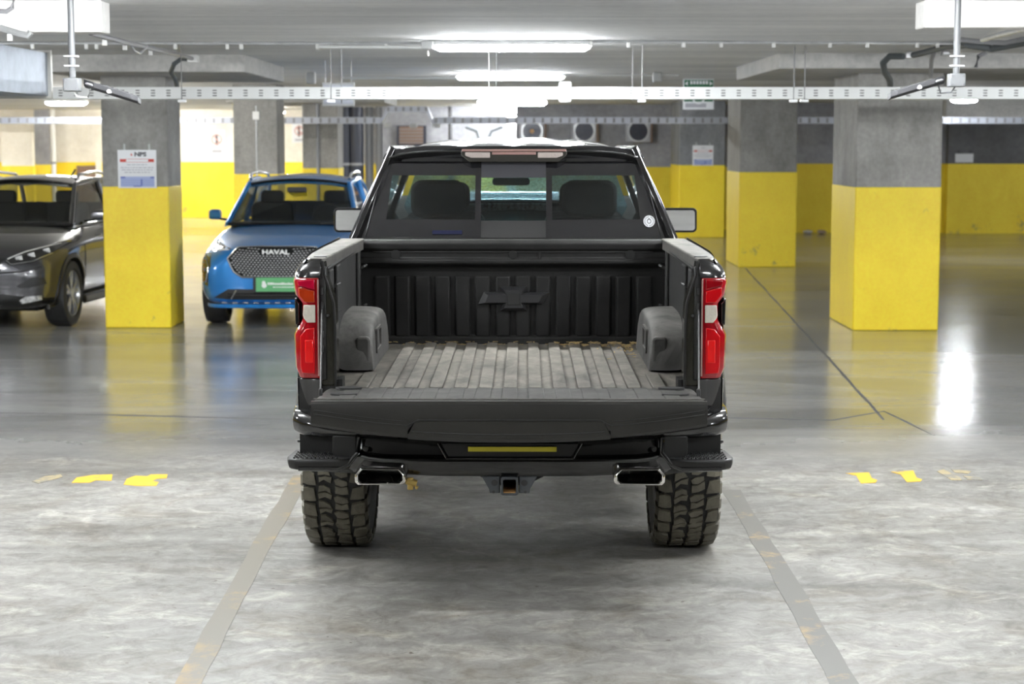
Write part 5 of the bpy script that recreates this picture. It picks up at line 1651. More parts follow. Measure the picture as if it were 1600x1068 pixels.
# round sticker
sxx, szz = lx(1015.5, 1.95, 1.5), gz(346)
b = MB().prism([(sxx + .030 * math.cos(a), szz + .030 * math.sin(a)) for a in [2 * PI * k / 28 for k in range(28)]], 0, .001, f=lambda u, v, a: bk(u, v, .006 + a))
stk = b.build('round_sticker', M['signwhite'], rw, smooth=False)
b = MB()
for k in range(22):
    if k in (5, 16): continue
    a = 2 * PI * k / 22; r0, r1 = .020, .026
    P_ = [(sxx + r0 * math.cos(a - .07), szz + r0 * math.sin(a - .07)), (sxx + r1 * math.cos(a - .06), szz + r1 * math.sin(a - .06)), (sxx + r1 * math.cos(a + .06), szz + r1 * math.sin(a + .06)), (sxx + r0 * math.cos(a + .07), szz + r0 * math.sin(a + .07))]
    b.prism(P_, 0, .0006, f=lambda u, v, a: bk(u, v, .0052 + a))
n = 18
b.ring([(sxx + .0115 * math.cos(2 * PI * k / n), szz + .0125 * math.sin(2 * PI * k / n)) for k in range(n)], [(sxx + .008 * math.cos(2 * PI * k / n), szz + .009 * math.sin(2 * PI * k / n)) for k in range(n)],
       lambda u, v: bk(u, v, .0050), lambda u, v: bk(u, v, .0058))
b.prism([(sxx - .007, szz + .008), (sxx + .007, szz + .008), (sxx + .003, szz + .015), (sxx - .003, szz + .015)], 0, .0006, f=lambda u, v, a: bk(u, v, .0048 + a))
b.build('sticker_print', M['signink'], stk, smooth=False)
# blue strip sticker at the lower left
pane('blue_label', [(lx(675, 1.95, 1.5), gz(366)), (lx(722, 1.95, 1.5), gz(366)), (lx(722, 1.95, 1.5), gz(360)), (lx(675, 1.95, 1.5), gz(360))], mat('blue_label', (.006, .008, .035), .3), rw, .009, .001)

# roof shell with raised steps
zr = bz(231)
yr0 = bk(0, zr)[1] - .03
def roof_z(x, y):
    t_ = (y - yr0)
    base = zr - .002 + .055 * (1 - math.exp(-t_ * 1.8))
    base -= .055 * (abs(x) / .64) ** 3 * (.55 + .45 * min(1, t_))
    rib = 0
    if t_ > .10:
        e = min(1, (t_ - .10) / .10)
        for c in (-.42, -.14, .14, .42): rib = max(rib, max(0, 1 - (abs(x - c) / .11) ** 6) if abs(x - c) < .11 else 0)
        rib *= .010 * e
    if t_ > 1.75: base -= .10 * ((t_ - 1.75) / .35) ** 1.5
    return base + rib
rw_ = lambda t_: .63 + .02 * min(1, t_) 
b = MB(); nx, ny = 48, 24; L_ = 2.1
b.sheet(nx, ny, lambda u, v: ((2 * u - 1) * rw_(v * L_) , yr0 + v * L_ + .05 * ((2 * u - 1) ** 2), roof_z((2 * u - 1) * rw_(v * L_), yr0 + v * L_)))
ge = bmesh.ops.extrude_face_region(b.bm, geom=list(b.bm.faces))
for v in [g for g in ge['geom'] if isinstance(g, bmesh.types.BMVert)]: v.co.z -= .045
roof = b.build('cab_roof', M['paint'], truck, angle=50)
MB().b2(-.55, .55, yr0 + .1, yr0 + 1.95, zr - .06, zr - .045).build('headliner', M['interior'], truck)
# visor edge under the roof
rings = []
for k in range(21):
    x = -.665 + 1.33 * k / 20
    z0 = bz(233) - .002 - .035 * (abs(x) / .665) ** 6; 
    rings.append([(x, bk(x, z0)[1] - .03, z0 - .004), (x, bk(x, z0)[1] - .032, z0 - .012), (x, bk(x, z0)[1] - .005, z0 - .050), (x, bk(x, z0)[1] + .05, z0 - .05), (x, bk(x, z0)[1] + .05, z0)])
MB().loft(rings).build('roof_visor', M['gloss'], truck, bevel=.002)
# third brake light
def tb(px): return lx(px, 2.05, 1.85)
z1_, z0_ = bz(232.5), bz(253)
yb3 = bk(0, (z1_ + z0_) / 2)[1] - .045
hwb = (tb(886) - tb(720)) / 2; cxb = (tb(886) + tb(720)) / 2
def bl_poly(f, dz0=0, dz1=0): return [(cxb - hwb * f, z1_ - .012 - dz1), (cxb - hwb * f + .010, z1_ - dz1), (cxb + hwb * f - .010, z1_ - dz1), (cxb + hwb * f, z1_ - .012 - dz1), (cxb + hwb * f, z0_ + .035 + dz0 * .3), (cxb + hwb * f - .045, z0_ + dz0), (cxb - hwb * f + .045, z0_ + dz0), (cxb - hwb * f, z0_ + .035 + dz0 * .3)]
tbl = MB().prism(bl_poly(1), yb3, yb3 + .09).build('third_brake_light', mat('brake_light_housing', (.035, .033, .028), .25, 0, .7), truck, bevel=.004)
MB().prism([(cxb - hwb + .004, z1_ - .002), (cxb + hwb - .004, z1_ - .002), (cxb + hwb - .004, z1_ - .013), (cxb - hwb + .004, z1_ - .013)], yb3 - .004, yb3 + .01).build('red_lens_strip', M['pinkclear'], tbl, bevel=.002)
MB().b2(cxb - .115, cxb + .115, yb3 - .005, yb3 + .01, z1_ - .030, z1_ - .016).build('brake_lens', M['pinkclear'], tbl, bevel=.002)
for s in (-1, 1):
    xo_, xi_ = cxb + s * (hwb - .022), cxb + s * .125
    MB().prism([(xo_, z1_ - .018), (xi_, z1_ - .018), (xi_, z0_ + .022), (xo_ - s * .03, z0_ + .022), (xo_, z0_ + .034)], yb3 - .006, yb3 + .01).build('cargo_lens', mat('cargo_lens_white', (.42, .36, .33), .3, bump=.5, bscale=120), tbl, bevel=.003)
# pillars, side glass, windshield
for s in (-1, 1):
    A0 = Vector((s * .86, 4.45, 1.33)); A1 = Vector((s * .645, yr0 + 2.02, zr - .03))
    C0 = Vector((s * .87, BEDL + .13, 1.33)); C1 = Vector((s * .655, yr0 + .05, zr - .03))
    B0 = Vector((s * .885, 3.10, 1.33)); B1 = Vector((s * .665, 3.05, zr - .0))
    b = MB()
    def bar(p, q, w_, d_):
        ax = (q - p).normalized(); n_ = Vector((s, 0, .55)).normalized(); t_ = ax.cross(n_).normalized()
        rings = [[c + t_ * w_ + n_ * d_, c - t_ * w_ + n_ * d_, c - t_ * w_ - n_ * d_, c + t_ * w_ - n_ * d_] for c in (p, q)]
        b.loft(rings)
    bar(A0, A1, .045, .02); bar(B0, B1, .06, .015); bar(C0 + Vector((0, .08, 0)), C1 + Vector((0, .08, 0)), .10, .015)
    bar(Vector((s * .655, yr0 + .05, zr - .03)), Vector((s * .655, yr0 + 2.0, zr - .03)), .04, .02)
    b.build('cab_pillar', M['paint'], truck, bevel=.006)
    for (p0, p1, q1, q0) in ((C0 + Vector((0, .18, 0)), B0 - Vector((0, .06, 0)), B1 - Vector((0, .06, .02)), C1 + Vector((0, .18, 0))), (B0 + Vector((0, .06, 0)), A0 - Vector((0, .05, 0)), A1 - Vector((0, .06, 0)), B1 + Vector((0, .06, -.02)))):
        b = MB(); V_ = [p0, p1, q1, q0]; V2 = [v + Vector((s * .004, 0, 0)) for v in V_]
        b.loft([V_, V2]).build('side_window', M['side_glass'], truck, smooth=False)
    # side mirror
    xi, xo = (lx(521, 3.9, 1.5), lx(553, 3.9, 1.5)) if s < 0 else (lx(1089, 3.9, 1.5), lx(1056, 3.9, 1.5))
    z1m, z0m = lz(324.5, 3.9), lz(363, 3.9)
    mm = bpy.data.objects.new('side_mirror', None); COL.objects.link(mm); mm.parent = truck
    a, c = sorted((xi, xo - s * .12))
    b = MB(); f0 = rrect(a, c, z0m, z1m, .028, 5)
    cxm, czm = (a + c) / 2, (z0m + z1m) / 2
    b.loft([[(x, 3.90, z) for x, z in f0], [(x, 3.92, z) for x, z in f0], [(cxm + (x - cxm) * .9, 4.02, czm + (z - czm) * .88) for x, z in f0], [(cxm + (x - cxm) * .6, 4.06, czm + (z - czm) * .6) for x, z in f0]])
    b.build('mirror_housing', M['gloss'], mm, bevel=.003)
    f1 = rrect(a + .014, c - .014, z0m + .014, z1m - .014, .018, 5)
    tiltz = .10
    MB().prism(f1, 0, .003, f=lambda u, v, q: (u, 3.892 + q - .0 + (v - czm) * 0.13, v)).build('mirror_glass', M['mirror'], mm, smooth=False)
    MB().b2(s * .84, s * .99, 3.98, 4.06, z0m - .01, z0m + .05).build('mirror_arm', M['gloss'], mm, bevel=.015)
W0 = [(-.80, 4.72, 1.34), (.80, 4.72, 1.34), (.60, yr0 + 2.08, zr - .055), (-.60, yr0 + 2.08, zr - .055)]
MB().loft([W0, [(x, y + .005, z + .003) for x, y, z in W0]]).build('windshield', M['windshield'], truck, smooth=False)
# interior
for s, cx in ((-1, -.42), (1, .42)):
    for yy, zt_s in ((2.55, 1.63), (3.45, 1.60)):
        sc = .26
        seat = bpy.data.objects.new('seat', None); COL.objects.link(seat); seat.parent = truck
        b = MB(); f0 = rrect(cx - .24, cx + .24, 1.30, 1.50, .07, 5)
        b.loft([[(x, yy, z) for x, z in f0], [(x, yy + .10, z) for x, z in f0]]).build('seat_backrest', M['seat'], seat, bevel=.02)
        f1 = rrect(cx - .15, cx + .15, 1.50, zt_s + .075, .06, 5)
        b = MB(); b.loft([[(x, yy + .0, z) for x, z in f1], [(x, yy + .09, z) for x, z in f1]]).build('headrest', M['seat'], seat, bevel=.02)
MB().prism(rrect(-.13, .13, 1.31, 1.475, .05, 5), 2.55, 2.62).build('middle_headrest', M['seat'], truck, bevel=.015)
MB().b2(-.80, .80, 4.15, 4.70, 1.25, 1.36).build('dashboard', M['interior'], truck, bevel=.03)
mx0, mx1 = lx(770, 4.0, 1.7), lx(828, 4.0, 1.7)
MB().prism(rrect(mx0, mx1, lz(289, 4.0) , lz(277, 4.0), .022, 5), 3.86, 3.89).build('rearview_mirror', M['interior'], truck, bevel=.006)
# aerial lights on the far roof edge
for px in (629, 637):
    p = (lx(px, 3.2, 1.9), 3.2, roof_z(-.6, 3.2))
# ============================================================ THE TWO PARKED CARS (local frame: nose at y=0 facing the camera, +y to the rear)
def apply_mods(o):
    dg = bpy.context.evaluated_depsgraph_get()
    me = bpy.data.meshes.new_from_object(o.evaluated_get(dg))
    o.modifiers.clear(); o.data = me
    return o


def car(root, paint, W, spec):
    """W half width; spec: list of stations (y, half-width, z bottom, z mid-bulge, z hood edge, z centre)"""
    rings = []
    for y, w_, zb, zs, zh, zc, hw in spec:
        h = [(0, y, zb), (w_ * .80, y, zb), (w_ * .95, y, zb + .05), (w_, y, zb + (zs - zb) * .45), (w_, y, zs - .06), (w_ * .985, y, zs), (w_ * .93, y, (zs + zh) / 2), (hw, y, zh), (hw * .55, y, zc - .012), (0, y, zc)]
        rings.append(h + [(-p[0], p[1], p[2]) for p in h[-2:0:-1]])
    o = MB().loft(rings).build('body', paint, root, sub=2, angle=180)
    bpy.context.view_layer.update()
    apply_mods(o)
    return o


def cut(o, cutters):
    for c in cutters:
        md = o.modifiers.new('b', 'BOOLEAN'); md.operation = 'DIFFERENCE'; md.object = c; md.solver = 'EXACT'
    bpy.context.view_layer.update()
    apply_mods(o)
    for c in cutters: bpy.data.objects.remove(c)
    me = o.data; me.polygons.foreach_set('use_smooth', [True] * len(me.polygons)); me.set_sharp_from_angle(angle=math.radians(40))


def bvh_of(o):
    bm = bmesh.new(); bm.from_mesh(o.data); t = BVHTree.FromBMesh(bm); bm.free(); return t


def patch(bvh, poly, name, m, par, axis='y', off=.006, th=.012, step=.05, s=1):
    """a shaped panel laid on the body: poly is (x,z) seen from the front, or (y,z) seen from the side"""
    bm = bmesh.new()
    vs = [bm.verts.new((p[0], 0, p[1])) for p in poly]
    bm.faces.new(vs)
    bmesh.ops.triangulate(bm, faces=bm.faces)
    for _ in range(4):
        ed = [e for e in bm.edges if e.calc_length() > step]
        if not ed: break
        bmesh.ops.subdivide_edges(bm, edges=ed, cuts=1)
        bmesh.ops.triangulate(bm, faces=[f for f in bm.faces if len(f.verts) > 3])
    bmesh.ops.recalc_face_normals(bm, faces=bm.faces)
    last = None
    for v in bm.verts:
        if axis == 'y':
            h = bvh.ray_cast(Vector((v.co.x, -1, v.co.z)), Vector((0, 1, 0)))
            if h[0] is None: h = bvh.find_nearest(Vector((v.co.x, .1, v.co.z)))
            v.co = Vector((v.co.x, h[0].y - off, v.co.z))
        else:
            h = bvh.ray_cast(Vector((s * 3, v.co.x, v.co.z)), Vector((-s, 0, 0)))
            if h[0] is None: h = bvh.find_nearest(Vector((s * .9, v.co.x, v.co.z)))
            v.co = Vector((h[0].x + s * off, v.co.x, v.co.z))
    ge = bmesh.ops.extrude_face_region(bm, geom=list(bm.faces))
    for v in [g for g in ge['geom'] if isinstance(g, bmesh.types.BMVert)]:
        if axis == 'y': v.co.y += th
        else: v.co.x -= s * th
    b = MB(); b.bm.free(); b.bm = bm
    return b.build(name, m, par, angle=50)


def on_front(bvh, x, z, off=.006):
    h = bvh.ray_cast(Vector((x, -1, z)), Vector((0, 1, 0)))
    return Vector((x, (h[0].y if h[0] else .05) - off, z))


def bar_on(bvh, pts, r, name, m, par, off=.004, seg=6):
    P_ = []
    for (a, c), (d, e) in zip(pts, pts[1:]):
        n = max(1, int(math.dist((a, c), (d, e)) / .05))
        P_ += [on_front(bvh, a + (d - a) * k / n, c + (e - c) * k / n, off) for k in range(n)]
    P_.append(on_front(bvh, *pts[-1], off))
    return MB().tube(P_, r, seg).build(name, m, par)


def car_wheel(par, x, y, R_, W_, s, name='wheel', rimm=None, spokes=5):
    t = bpy.data.objects.new(name, None); COL.objects.link(t); t.parent = par; t.location = (x, y, R_)
    h = W_ / 2
    prof = [(-h * .8, R_ * .68), (-h, R_ * .74), (-h * 1.03, R_ * .86), (-h * .93, R_ * .97), (-h * .6, R_), (h * .6, R_), (h * .93, R_ * .97), (h * 1.03, R_ * .86), (h, R_ * .74), (h * .8, R_ * .68), (-h * .8, R_ * .68)]
    ti = MB().lathe(prof, 0, 0, 0, 'x', 64).build('tire', M['tire_dark'], t)
    b = MB()
    for k in (-.5, -.18, .18, .5):
        b.lathe([(h * k - .004, R_ - .001), (h * k - .004, R_ + .0012), (h * k + .004, R_ + .0012), (h * k + .004, R_ - .001), (h * k - .004, R_ - .001)], 0, 0, 0, 'x', 48)
    b.build('tread_groove', M['understeel'], ti)
    b = MB()
    b.lathe([(s * h * .9, R_ * .70), (s * h * .95, R_ * .68), (s * h * .8, R_ * .655), (-s * h * .8, R_ * .64), (-s * h * .8, R_ * .70), (s * h * .9, R_ * .70)], 0, 0, 0, 'x', 48)
    for k in range(spokes):
        for dd in (-.16, .16):
            a = 2 * PI * k / spokes
            p = Vector((0, math.sin(a + dd * .4), math.cos(a + dd * .4))) * R_ * .12
            q = Vector((0, math.sin(a + dd * 1.35), math.cos(a + dd * 1.35))) * R_ * .67
            d_ = (q - p).normalized(); n_ = d_.cross(Vector((1, 0, 0)))
            b.loft([[c + n_ * w_ + Vector((s * (h * .80), 0, 0)), c - n_ * w_ + Vector((s * (h * .80), 0, 0)), c - n_ * w_ + Vector((s * (h * .55), 0, 0)), c + n_ * w_ + Vector((s * (h * .55), 0, 0))] for c, w_ in ((p, .022), (q, .016))])
    b.cyl((s * h * .4, 0, 0), (s * h * .86, 0, 0), R_ * .16)
    b.build('rim', rimm or M['silver'], t, bevel=.002)
    MB().cyl((-s * h * .7, 0, 0), (s * h * .3, 0, 0), R_ * .62, seg=32).build('brake_disc', M['understeel'], t)
    return t


def greenhouse(root, paint, hw0, hw1, zbelt, zroof, y_ws0, y_ws1, y_r1, y_r0, pillar=M['gloss'], rails=True, roofm=None, tiltc=.04, wsglass=None):
    """windscreen base y_ws0 -> top y_ws1; roof ends y_r1; rear glass base y_r0"""
    def arch(y, hw, z, n=12, crown=.05):
        return [((2 * k / n - 1) * hw, y + .03 * ((2 * k / n - 1) ** 2), z + crown * (1 - (2 * k / n - 1) ** 2)) for k in range(n + 1)]
    # roof
    rows = []
    L_ = y_r1 - y_ws1
    for t_, z, hw in ((0, zroof - .075, hw1), (.10, zroof - .042, hw1 + .012), (.3, zroof - .012, hw1 + .02), (.6, zroof - .012, hw1 + .015), (.9, zroof - .05, hw1), (1, zroof - .09, hw1 - .01)):
        rows.append(arch(y_ws1 + L_ * t_, hw, z - .04))
    b = MB(); V_ = [[b.bm.verts.new(p) for p in r] for r in rows]
    for i in range(len(rows) - 1):
        for j in range(12): b.face([V_[i][j], V_[i][j + 1], V_[i + 1][j + 1], V_[i + 1][j]])
    ge = bmesh.ops.extrude_face_region(b.bm, geom=list(b.bm.faces))
    for v in [g for g in ge['geom'] if isinstance(g, bmesh.types.BMVert)]: v.co.z -= .05
    roof = b.build('roof', paint, root, sub=1, angle=60)
    zt = zroof - .115
    def wq(x0, y0, z0, x1, y1, z1, cr0, cr1, name, m, inset=.02):
        b = MB()
        def f(u, v):
            hw = x0 + (x1 - x0) * v; q = 2 * u - 1
            return (q * hw, y0 + (y1 - y0) * v + (.10 * (1 - v) + .03 * v) * q * q, z0 + (z1 - z0) * v + (cr0 * (1 - v) + cr1 * v) * (1 - q * q))
        b.sheet(12, 6, f)
        ge = bmesh.ops.extrude_face_region(b.bm, geom=list(b.bm.faces))
        for v in [g for g in ge['geom'] if isinstance(g, bmesh.types.BMVert)]: v.co.y += .005
        return b.build(name, m, root, angle=80), f
    ws, f = wq(hw0 - .02, y_ws0, zbelt, hw1 - .015, y_ws1 + .01, zt + .01, .0, .05, 'windscreen', wsglass or M['car_glass'])
    # black border round the windscreen
    b = MB()
    b.tube([Vector(f(k / 12, .0)) + Vector((0, -.01, .0)) for k in range(13)], .022, 6)
    b.tube([Vector(f(k / 12, 1)) + Vector((0, -.004, -.0)) for k in range(13)], .016, 6)
    b.build('windscreen_seal', M['gloss'], root)
    rg, _ = wq(hw0 - .06, y_r0, zbelt + .05, hw1 - .03, y_r1 - .01, zt, .0, .03, 'rear_glass', M['car_glass'])
    for s in (-1, 1):
        b = MB()
        b.tube([Vector(f(0 if s < 0 else 1, v)) + Vector((s * .014, .0, 0)) for v in (0, .25, .5, .75, 1)], .028, 8)
        side = [Vector(f(0 if s < 0 else 1, 1)) + Vector((s * .01, 0, .0)), Vector((s * (hw1 + .025), y_ws1 + L_ * .3, zroof - .06)), Vector((s * (hw1 + .02), y_ws1 + L_ * .6, zroof - .06)), Vector((s * (hw1), y_r1, zroof - .13)), Vector((s * (hw0 - .06), y_r0, zbelt + .05))]
        b.tube(side, .03, 8)
        ym = (y_ws0 + y_r0) / 2 + .1
        b.tube([Vector((s * (hw0 + .01), ym, zbelt - .02)), Vector((s * (hw1 + .02), ym, zroof - .07))], .035, 8)
        b.build('pillar', paint, root)
        p = [Vector((s * (hw0 + .02), y_ws0 + .12, zbelt - .02)), Vector((s * (hw0 + .02), y_r0 - .1, zbelt + .03)), Vector((s * (hw1 + .0), y_r1 - .1, zroof - .12)), Vector((s * (hw1 + .015), y_ws1 + .1, zroof - .09))]
        b = MB().loft([p, [v + Vector((s * .004, 0, 0)) for v in p]]); b.build('side_glass', M['side_glass'], root, smooth=False)
        b = MB().tube([p[0], p[1]], .012, 6); b.build('window_trim', M['silver'], root)
        if rails:
            b = MB().tube([Vector((s * (hw1 - .01), y_ws1 + .12, zroof - .05)), Vector((s * (hw1 + .0), y_ws1 + .22, zroof + .005)), Vector((s * (hw1 + .01), y_ws1 + L_ * .5, zroof + .025)), Vector((s * (hw1 - .02), y_r1 - .25, zroof - .01)), Vector((s * (hw1 - .02), y_r1 - .12, zroof - .06))], .018, 8)
            b.build('roof_rail', M['silver'], root)
    return f


def seats(root, zb, ys, xs, zt):
    for y in ys:
        for x in xs:
            st_ = bpy.data.objects.new('seat', None); COL.objects.link(st_); st_.parent = root
            f0 = rrect(x - .24, x + .24, zb, zt - .13, .08, 4)
            MB().loft([[(a, y, c) for a, c in f0], [(a, y + .1, c) for a, c in f0]]).build('backrest', M['seat'], st_, bevel=.02)
            f0 = rrect(x - .13, x + .13, zt - .15, zt, .05, 4)
            MB().loft([[(a, y + .02, c) for a, c in f0], [(a, y + .1, c) for a, c in f0]]).build('headrest', M['seat'], st_, bevel=.02)


# ---------------------------------------------------- blue SUV
BY = 18.62
def bX(px, Y, z=.8): return XS(px, Y, z)
BCX = bX(431, BY)
blue = thing('suv', 'blue suv facing the camera behind the truck, with a wide mesh grille and green plate', 'suv', (BCX, BY, 0), -.01)
S_B = [(0.0, .40, .36, .56, .78, .80, .30), (.03, .60, .30, .58, .80, .835, .46), (.11, .74, .25, .60, .82, .86, .58), (.26, .815, .23, .66, .84, .90, .64), (.50, .85, .22, .74, .885, .955, .66), (.9, .86, .22, .80, .95, 1.01, .67),
       (1.30, .86, .22, .84, 1.005, 1.045, .68), (1.7, .86, .22, .86, 1.03, 1.03, .70), (2.6, .86, .22, .88, 1.05, 1.05, .70), (3.5, .865, .24, .90, 1.07, 1.07, .70), (4.0, .83, .30, .90, 1.06, 1.06, .66), (4.2, .72, .40, .85, 1.0, 1.0, .6), (4.25, .5, .5, .8, .9, .9, .4)]
bb = car(blue, M['blue'], .86, S_B)
WY = .82
cs = []
for y in (WY, 3.42):
    cs.append(MB().cyl((-1.2, y, .34), (-.60, y, .34), .385, seg=40).build('c', M['understeel']))
    cs.append(MB().cyl((.60, y, .34), (1.2, y, .34), .385, seg=40).build('c', M['understeel']))
for c in cs: c.parent = blue
bpy.context.view_layer.update()
tb_ = bvh_of(bb)
cut(bb, cs)
f_ws = greenhouse(blue, M['blue'], .715, .565, 1.03, 1.555, 1.22, 1.92, 3.55, 4.0)
MB().sheet(8, 6, lambda u, v: ((2 * u - 1) * .46, 2.22 + v * 1.1, 1.550 - .045 * (2 * u - 1) ** 2 - .04 * abs(2 * v - 1) ** 3 + .005)).build('roof_glass', M['roofblack'], blue, solid=.004)
seats(blue, .95, (2.3,), (-.36, .36), 1.37)
MB().b2(-.68, .68, 1.35, 1.62, .92, 1.05).build('dashboard', M['interior'], blue, bevel=.03)
MB().b2(-.64, .64, 3.3, 3.4, .9, 1.22).build('parcel_shelf', M['interior'], blue)
b = MB().lathe([(-.012 + .012 * math.cos(a), .17 + .012 * math.sin(a)) for a in [2 * PI * k / 6 for k in range(7)]], .34, 1.78, 1.06, 'y', 28)
b.build('steering_wheel', M['interior'], blue)
MB().prism(rrect(-.11, .11, 1.36, 1.42, .02), 1.74, 1.76).build('rearview_mirror', M['interior'], blue)
MB().tube([(-.10, 1.86, 1.385), (-.08, 1.86, 1.35), (-.04, 1.86, 1.335), (.10, 1.86, 1.335)], .018, 8).build('painted_reflection', M['yellow'], blue)  # yellow strip standing in for a reflection on the windscreen
def bz_(py, Y): return ZY(py, Y)
# grille
gx = .49
gpoly = [(-.50, .735), (-.40, .845), (-.20, .853), (.20, .853), (.40, .845), (.50, .735), (.435, .60), (.35, .545), (-.35, .545), (-.435, .60)]
gr = patch(tb_, gpoly, 'grille', M['matte'], blue, off=.014, th=.022, step=.03)
b = MB()
def inside(x, z, poly, m_=0.0):
    c = False; n = len(poly)
    for i in range(n):
        x0, z0 = poly[i]; x1, z1 = poly[(i + 1) % n]
        if (z0 > z) != (z1 > z) and x < (x1 - x0) * (z - z0) / (z1 - z0) + x0: c = not c
    return c
for i in range(-15, 16):
    for j in range(0, 14):
        x = i * .036 + (.018 if j % 2 else 0)
        z = .556 + j * .0225 + .03 * (x / .5) ** 2
        if not inside(x, z, [(a * .95, .7 + (c - .7) * .94) for a, c in gpoly]): continue
        if abs(x) < .17 and .765 < z < .83: continue
        p = on_front(tb_, x, z, .016)
        w_, h_ = .0145, .0075
        c = [b.bm.verts.new(p + Vector(d)) for d in ((-w_, 0, 0), (0, 0, -h_), (w_, 0, 0), (0, 0, h_))]
        t_ = b.bm.verts.new(p + Vector((0, -.008, .003)))
        for q in range(4): b.face([c[q], c[(q + 1) % 4], t_])
b.build('grille_pattern', M['grillechrome'], gr, smooth=False)
ou = gpoly + [gpoly[0]]
bar_on(tb_, ou, .010, 'grille_surround', M['silver'], gr, .014)
p = on_front(tb_, 0, .80)
text('lettering', 'HAVAL', .066, M['white'], gr, (0, p.y - .026, .80), ext=.006, sx=1.35, bold=.002)
# plate
pl = bpy.data.objects.new('license_plate', None); COL.objects.link(pl); pl.parent = blue
py_ = on_front(tb_, 0, .48, .02).y
MB().b2(-.235, .235, py_ - .006, py_ + .03, .392, .548).build('plate_holder', M['understeel'], pl, bevel=.004)
MB().b2(-.205, .232, py_ - .010, py_ - .005, .398, .542).build('plate', M['greenplate'], pl, bevel=.002)
MB().cyl((-.12, py_ - .013, .462), (-.12, py_ - .010, .462), .026).cyl((-.125, py_ - .013, .490), (-.125, py_ - .010, .490), .018).build('logo', M['white'], pl)
b = MB(); xx = -.085; rr = random.Random(5)
while xx < .175:
    L_ = rr.uniform(.008, .016); b.b2(xx, xx + L_, py_ - .012, py_ - .010, .468, .468 + rr.choice((.018, .018, .024))); xx += L_ + .0035
xx = -.03
while xx < .17:
    L_ = rr.uniform(.008, .02); b.b2(xx, xx + L_, py_ - .012, py_ - .010, .440, .450); xx += L_ + .006
b.build('lettering', M['white'], pl, smooth=False)
# lower intake and lip
li = patch(tb_, [(-.66, .325), (-.50, .42), (.50, .42), (.66, .325), (.5, .31), (-.5, .31)], 'lower_intake', M['understeel'], blue, off=.003)
for z in (.345, .375): bar_on(tb_, [(-.50, z), (.50, z)], .006, 'intake_slat', M['gloss'], li, .008)
for x in (-.44, .44): bar_on(tb_, [(x - .03, .32), (x + .03, .41)], .010, 'intake_slat', M['silver'], li, .008)
b = MB()
for k in range(-5, 6): 
    p = on_front(tb_, k * .11, .275, .004); b.box((p.x, p.y, .275), (.055, .012, .016))
b.build('skid_notch', M['silver'], blue, bevel=.003)
b = MB().loft([[(x, y, z) for (y, z) in ((yy - .012, .225), (yy - .018, .245), (yy - .004, .262), (yy + .05, .25), (yy + .05, .215))] for x, yy in [(.78 * (k / 12), on_front(tb_, .78 * k / 12, .30).y) for k in range(-12, 13)]])
b.build('bumper_lip', M['blue'], blue, angle=50)
for s in (-1, 1):
    hl = patch(tb_, [(s * a, c) for a, c in ((.47, .828), (.62, .868), (.76, .915), (.82, .905), (.82, .82), (.75, .795), (.60, .800))], 'headlight', M['headdark'], blue, off=.004)
    for k in range(4):
        p = on_front(tb_, s * (.58 + .05 * k), .842 + .012 * k, .012)
        MB().box(p, (.032, .012, .022), (0, 0, s * .5)).build('led_lens', M['headlens'], hl, bevel=.004)
    bar_on(tb_, [(s * .50, .820), (s * .64, .812), (s * .76, .835)], .007, 'light_strip', M['white'], hl, .010)
    vl = patch(tb_, [(s * a, c) for a, c in ((.76, .78), (.81, .77), (.83, .62), (.79, .47), (.72, .44), (.735, .55), (.69, .64), (.70, .77))], 'daytime_light', M['headdark'], blue, off=.003)
    bar_on(tb_, [(s * .775, .755), (s * .715, .64), (s * .745, .48)], .008, 'light_strip', M['silver'], vl, .010)
    b = MB()
    for k in range(7):
        p = on_front(tb_, s * .775, .50 + .033 * k, .008); b.box(p, (.03, .01, .016), (0, 0, s * .9))
    b.build('amber_led', M['amber'], vl)
    # mirrors
    mm = bpy.data.objects.new('side_mirror', None); COL.objects.link(mm); mm.parent = blue
    f1 = rrect(.0, .13, 1.065, 1.175, .035, 5)
    f1 = [((.84 + a) * s, c) for a, c in f1]
    b = MB().loft([[(x * .99, 1.62, 1.12 + (z - 1.12) * .6) for x, z in f1], [(x, 1.65, z) for x, z in f1], [(x, 1.75, z) for x, z in f1]])
    b.build('mirror_shell', M['blue'], mm, bevel=.006, angle=60)
    MB().box((s * .81, 1.70, 1.065), (.14, .06, .025), (0, -s * .2, 0)).build('mirror_arm', M['gloss'], mm, bevel=.006)
    car_wheel(blue, s * .735, WY, .345, .235, s, 'front_wheel')
    car_wheel(blue, s * .735, 3.42, .345, .235, s, 'rear_wheel')
    # hood crease
MB().b2(-.62, .62, .5, 3.8, .20, .30).build('underbody', M['understeel'], blue)

# ---------------------------------------------------- grey crossover (only its right half is in the picture)
QY = 18.25
QX = -5.53
grey = thing('crossover', 'dark grey crossover car at the left edge, half cut off by the picture', 'car', (QX, QY, 0), -.065)
S_G = [(0.0, .42, .34, .58, .72, .74, .30), (.04, .62, .28, .60, .76, .80, .46), (.14, .76, .23, .62, .80, .86, .56), (.32, .83, .22, .68, .86, .92, .62), (.60, .875, .21, .78, .92, .985, .66), (1.0, .89, .21, .86, .985, 1.03, .68),
       (1.35, .89, .21, .88, 1.03, 1.055, .70), (1.8, .88, .21, .88, 1.05, 1.05, .72), (2.6, .88, .21, .88, 1.06, 1.06, .72), (3.5, .89, .24, .90, 1.08, 1.08, .70), (4.0, .85, .30, .90, 1.06, 1.06, .66), (4.2, .74, .40, .85, 1.0, 1.0, .6), (4.25, .5, .5, .8, .9, .9, .4)]
gb = car(grey, M['grey'], .89, S_G)
tg = bvh_of(gb)
cs = []
GWY = .88
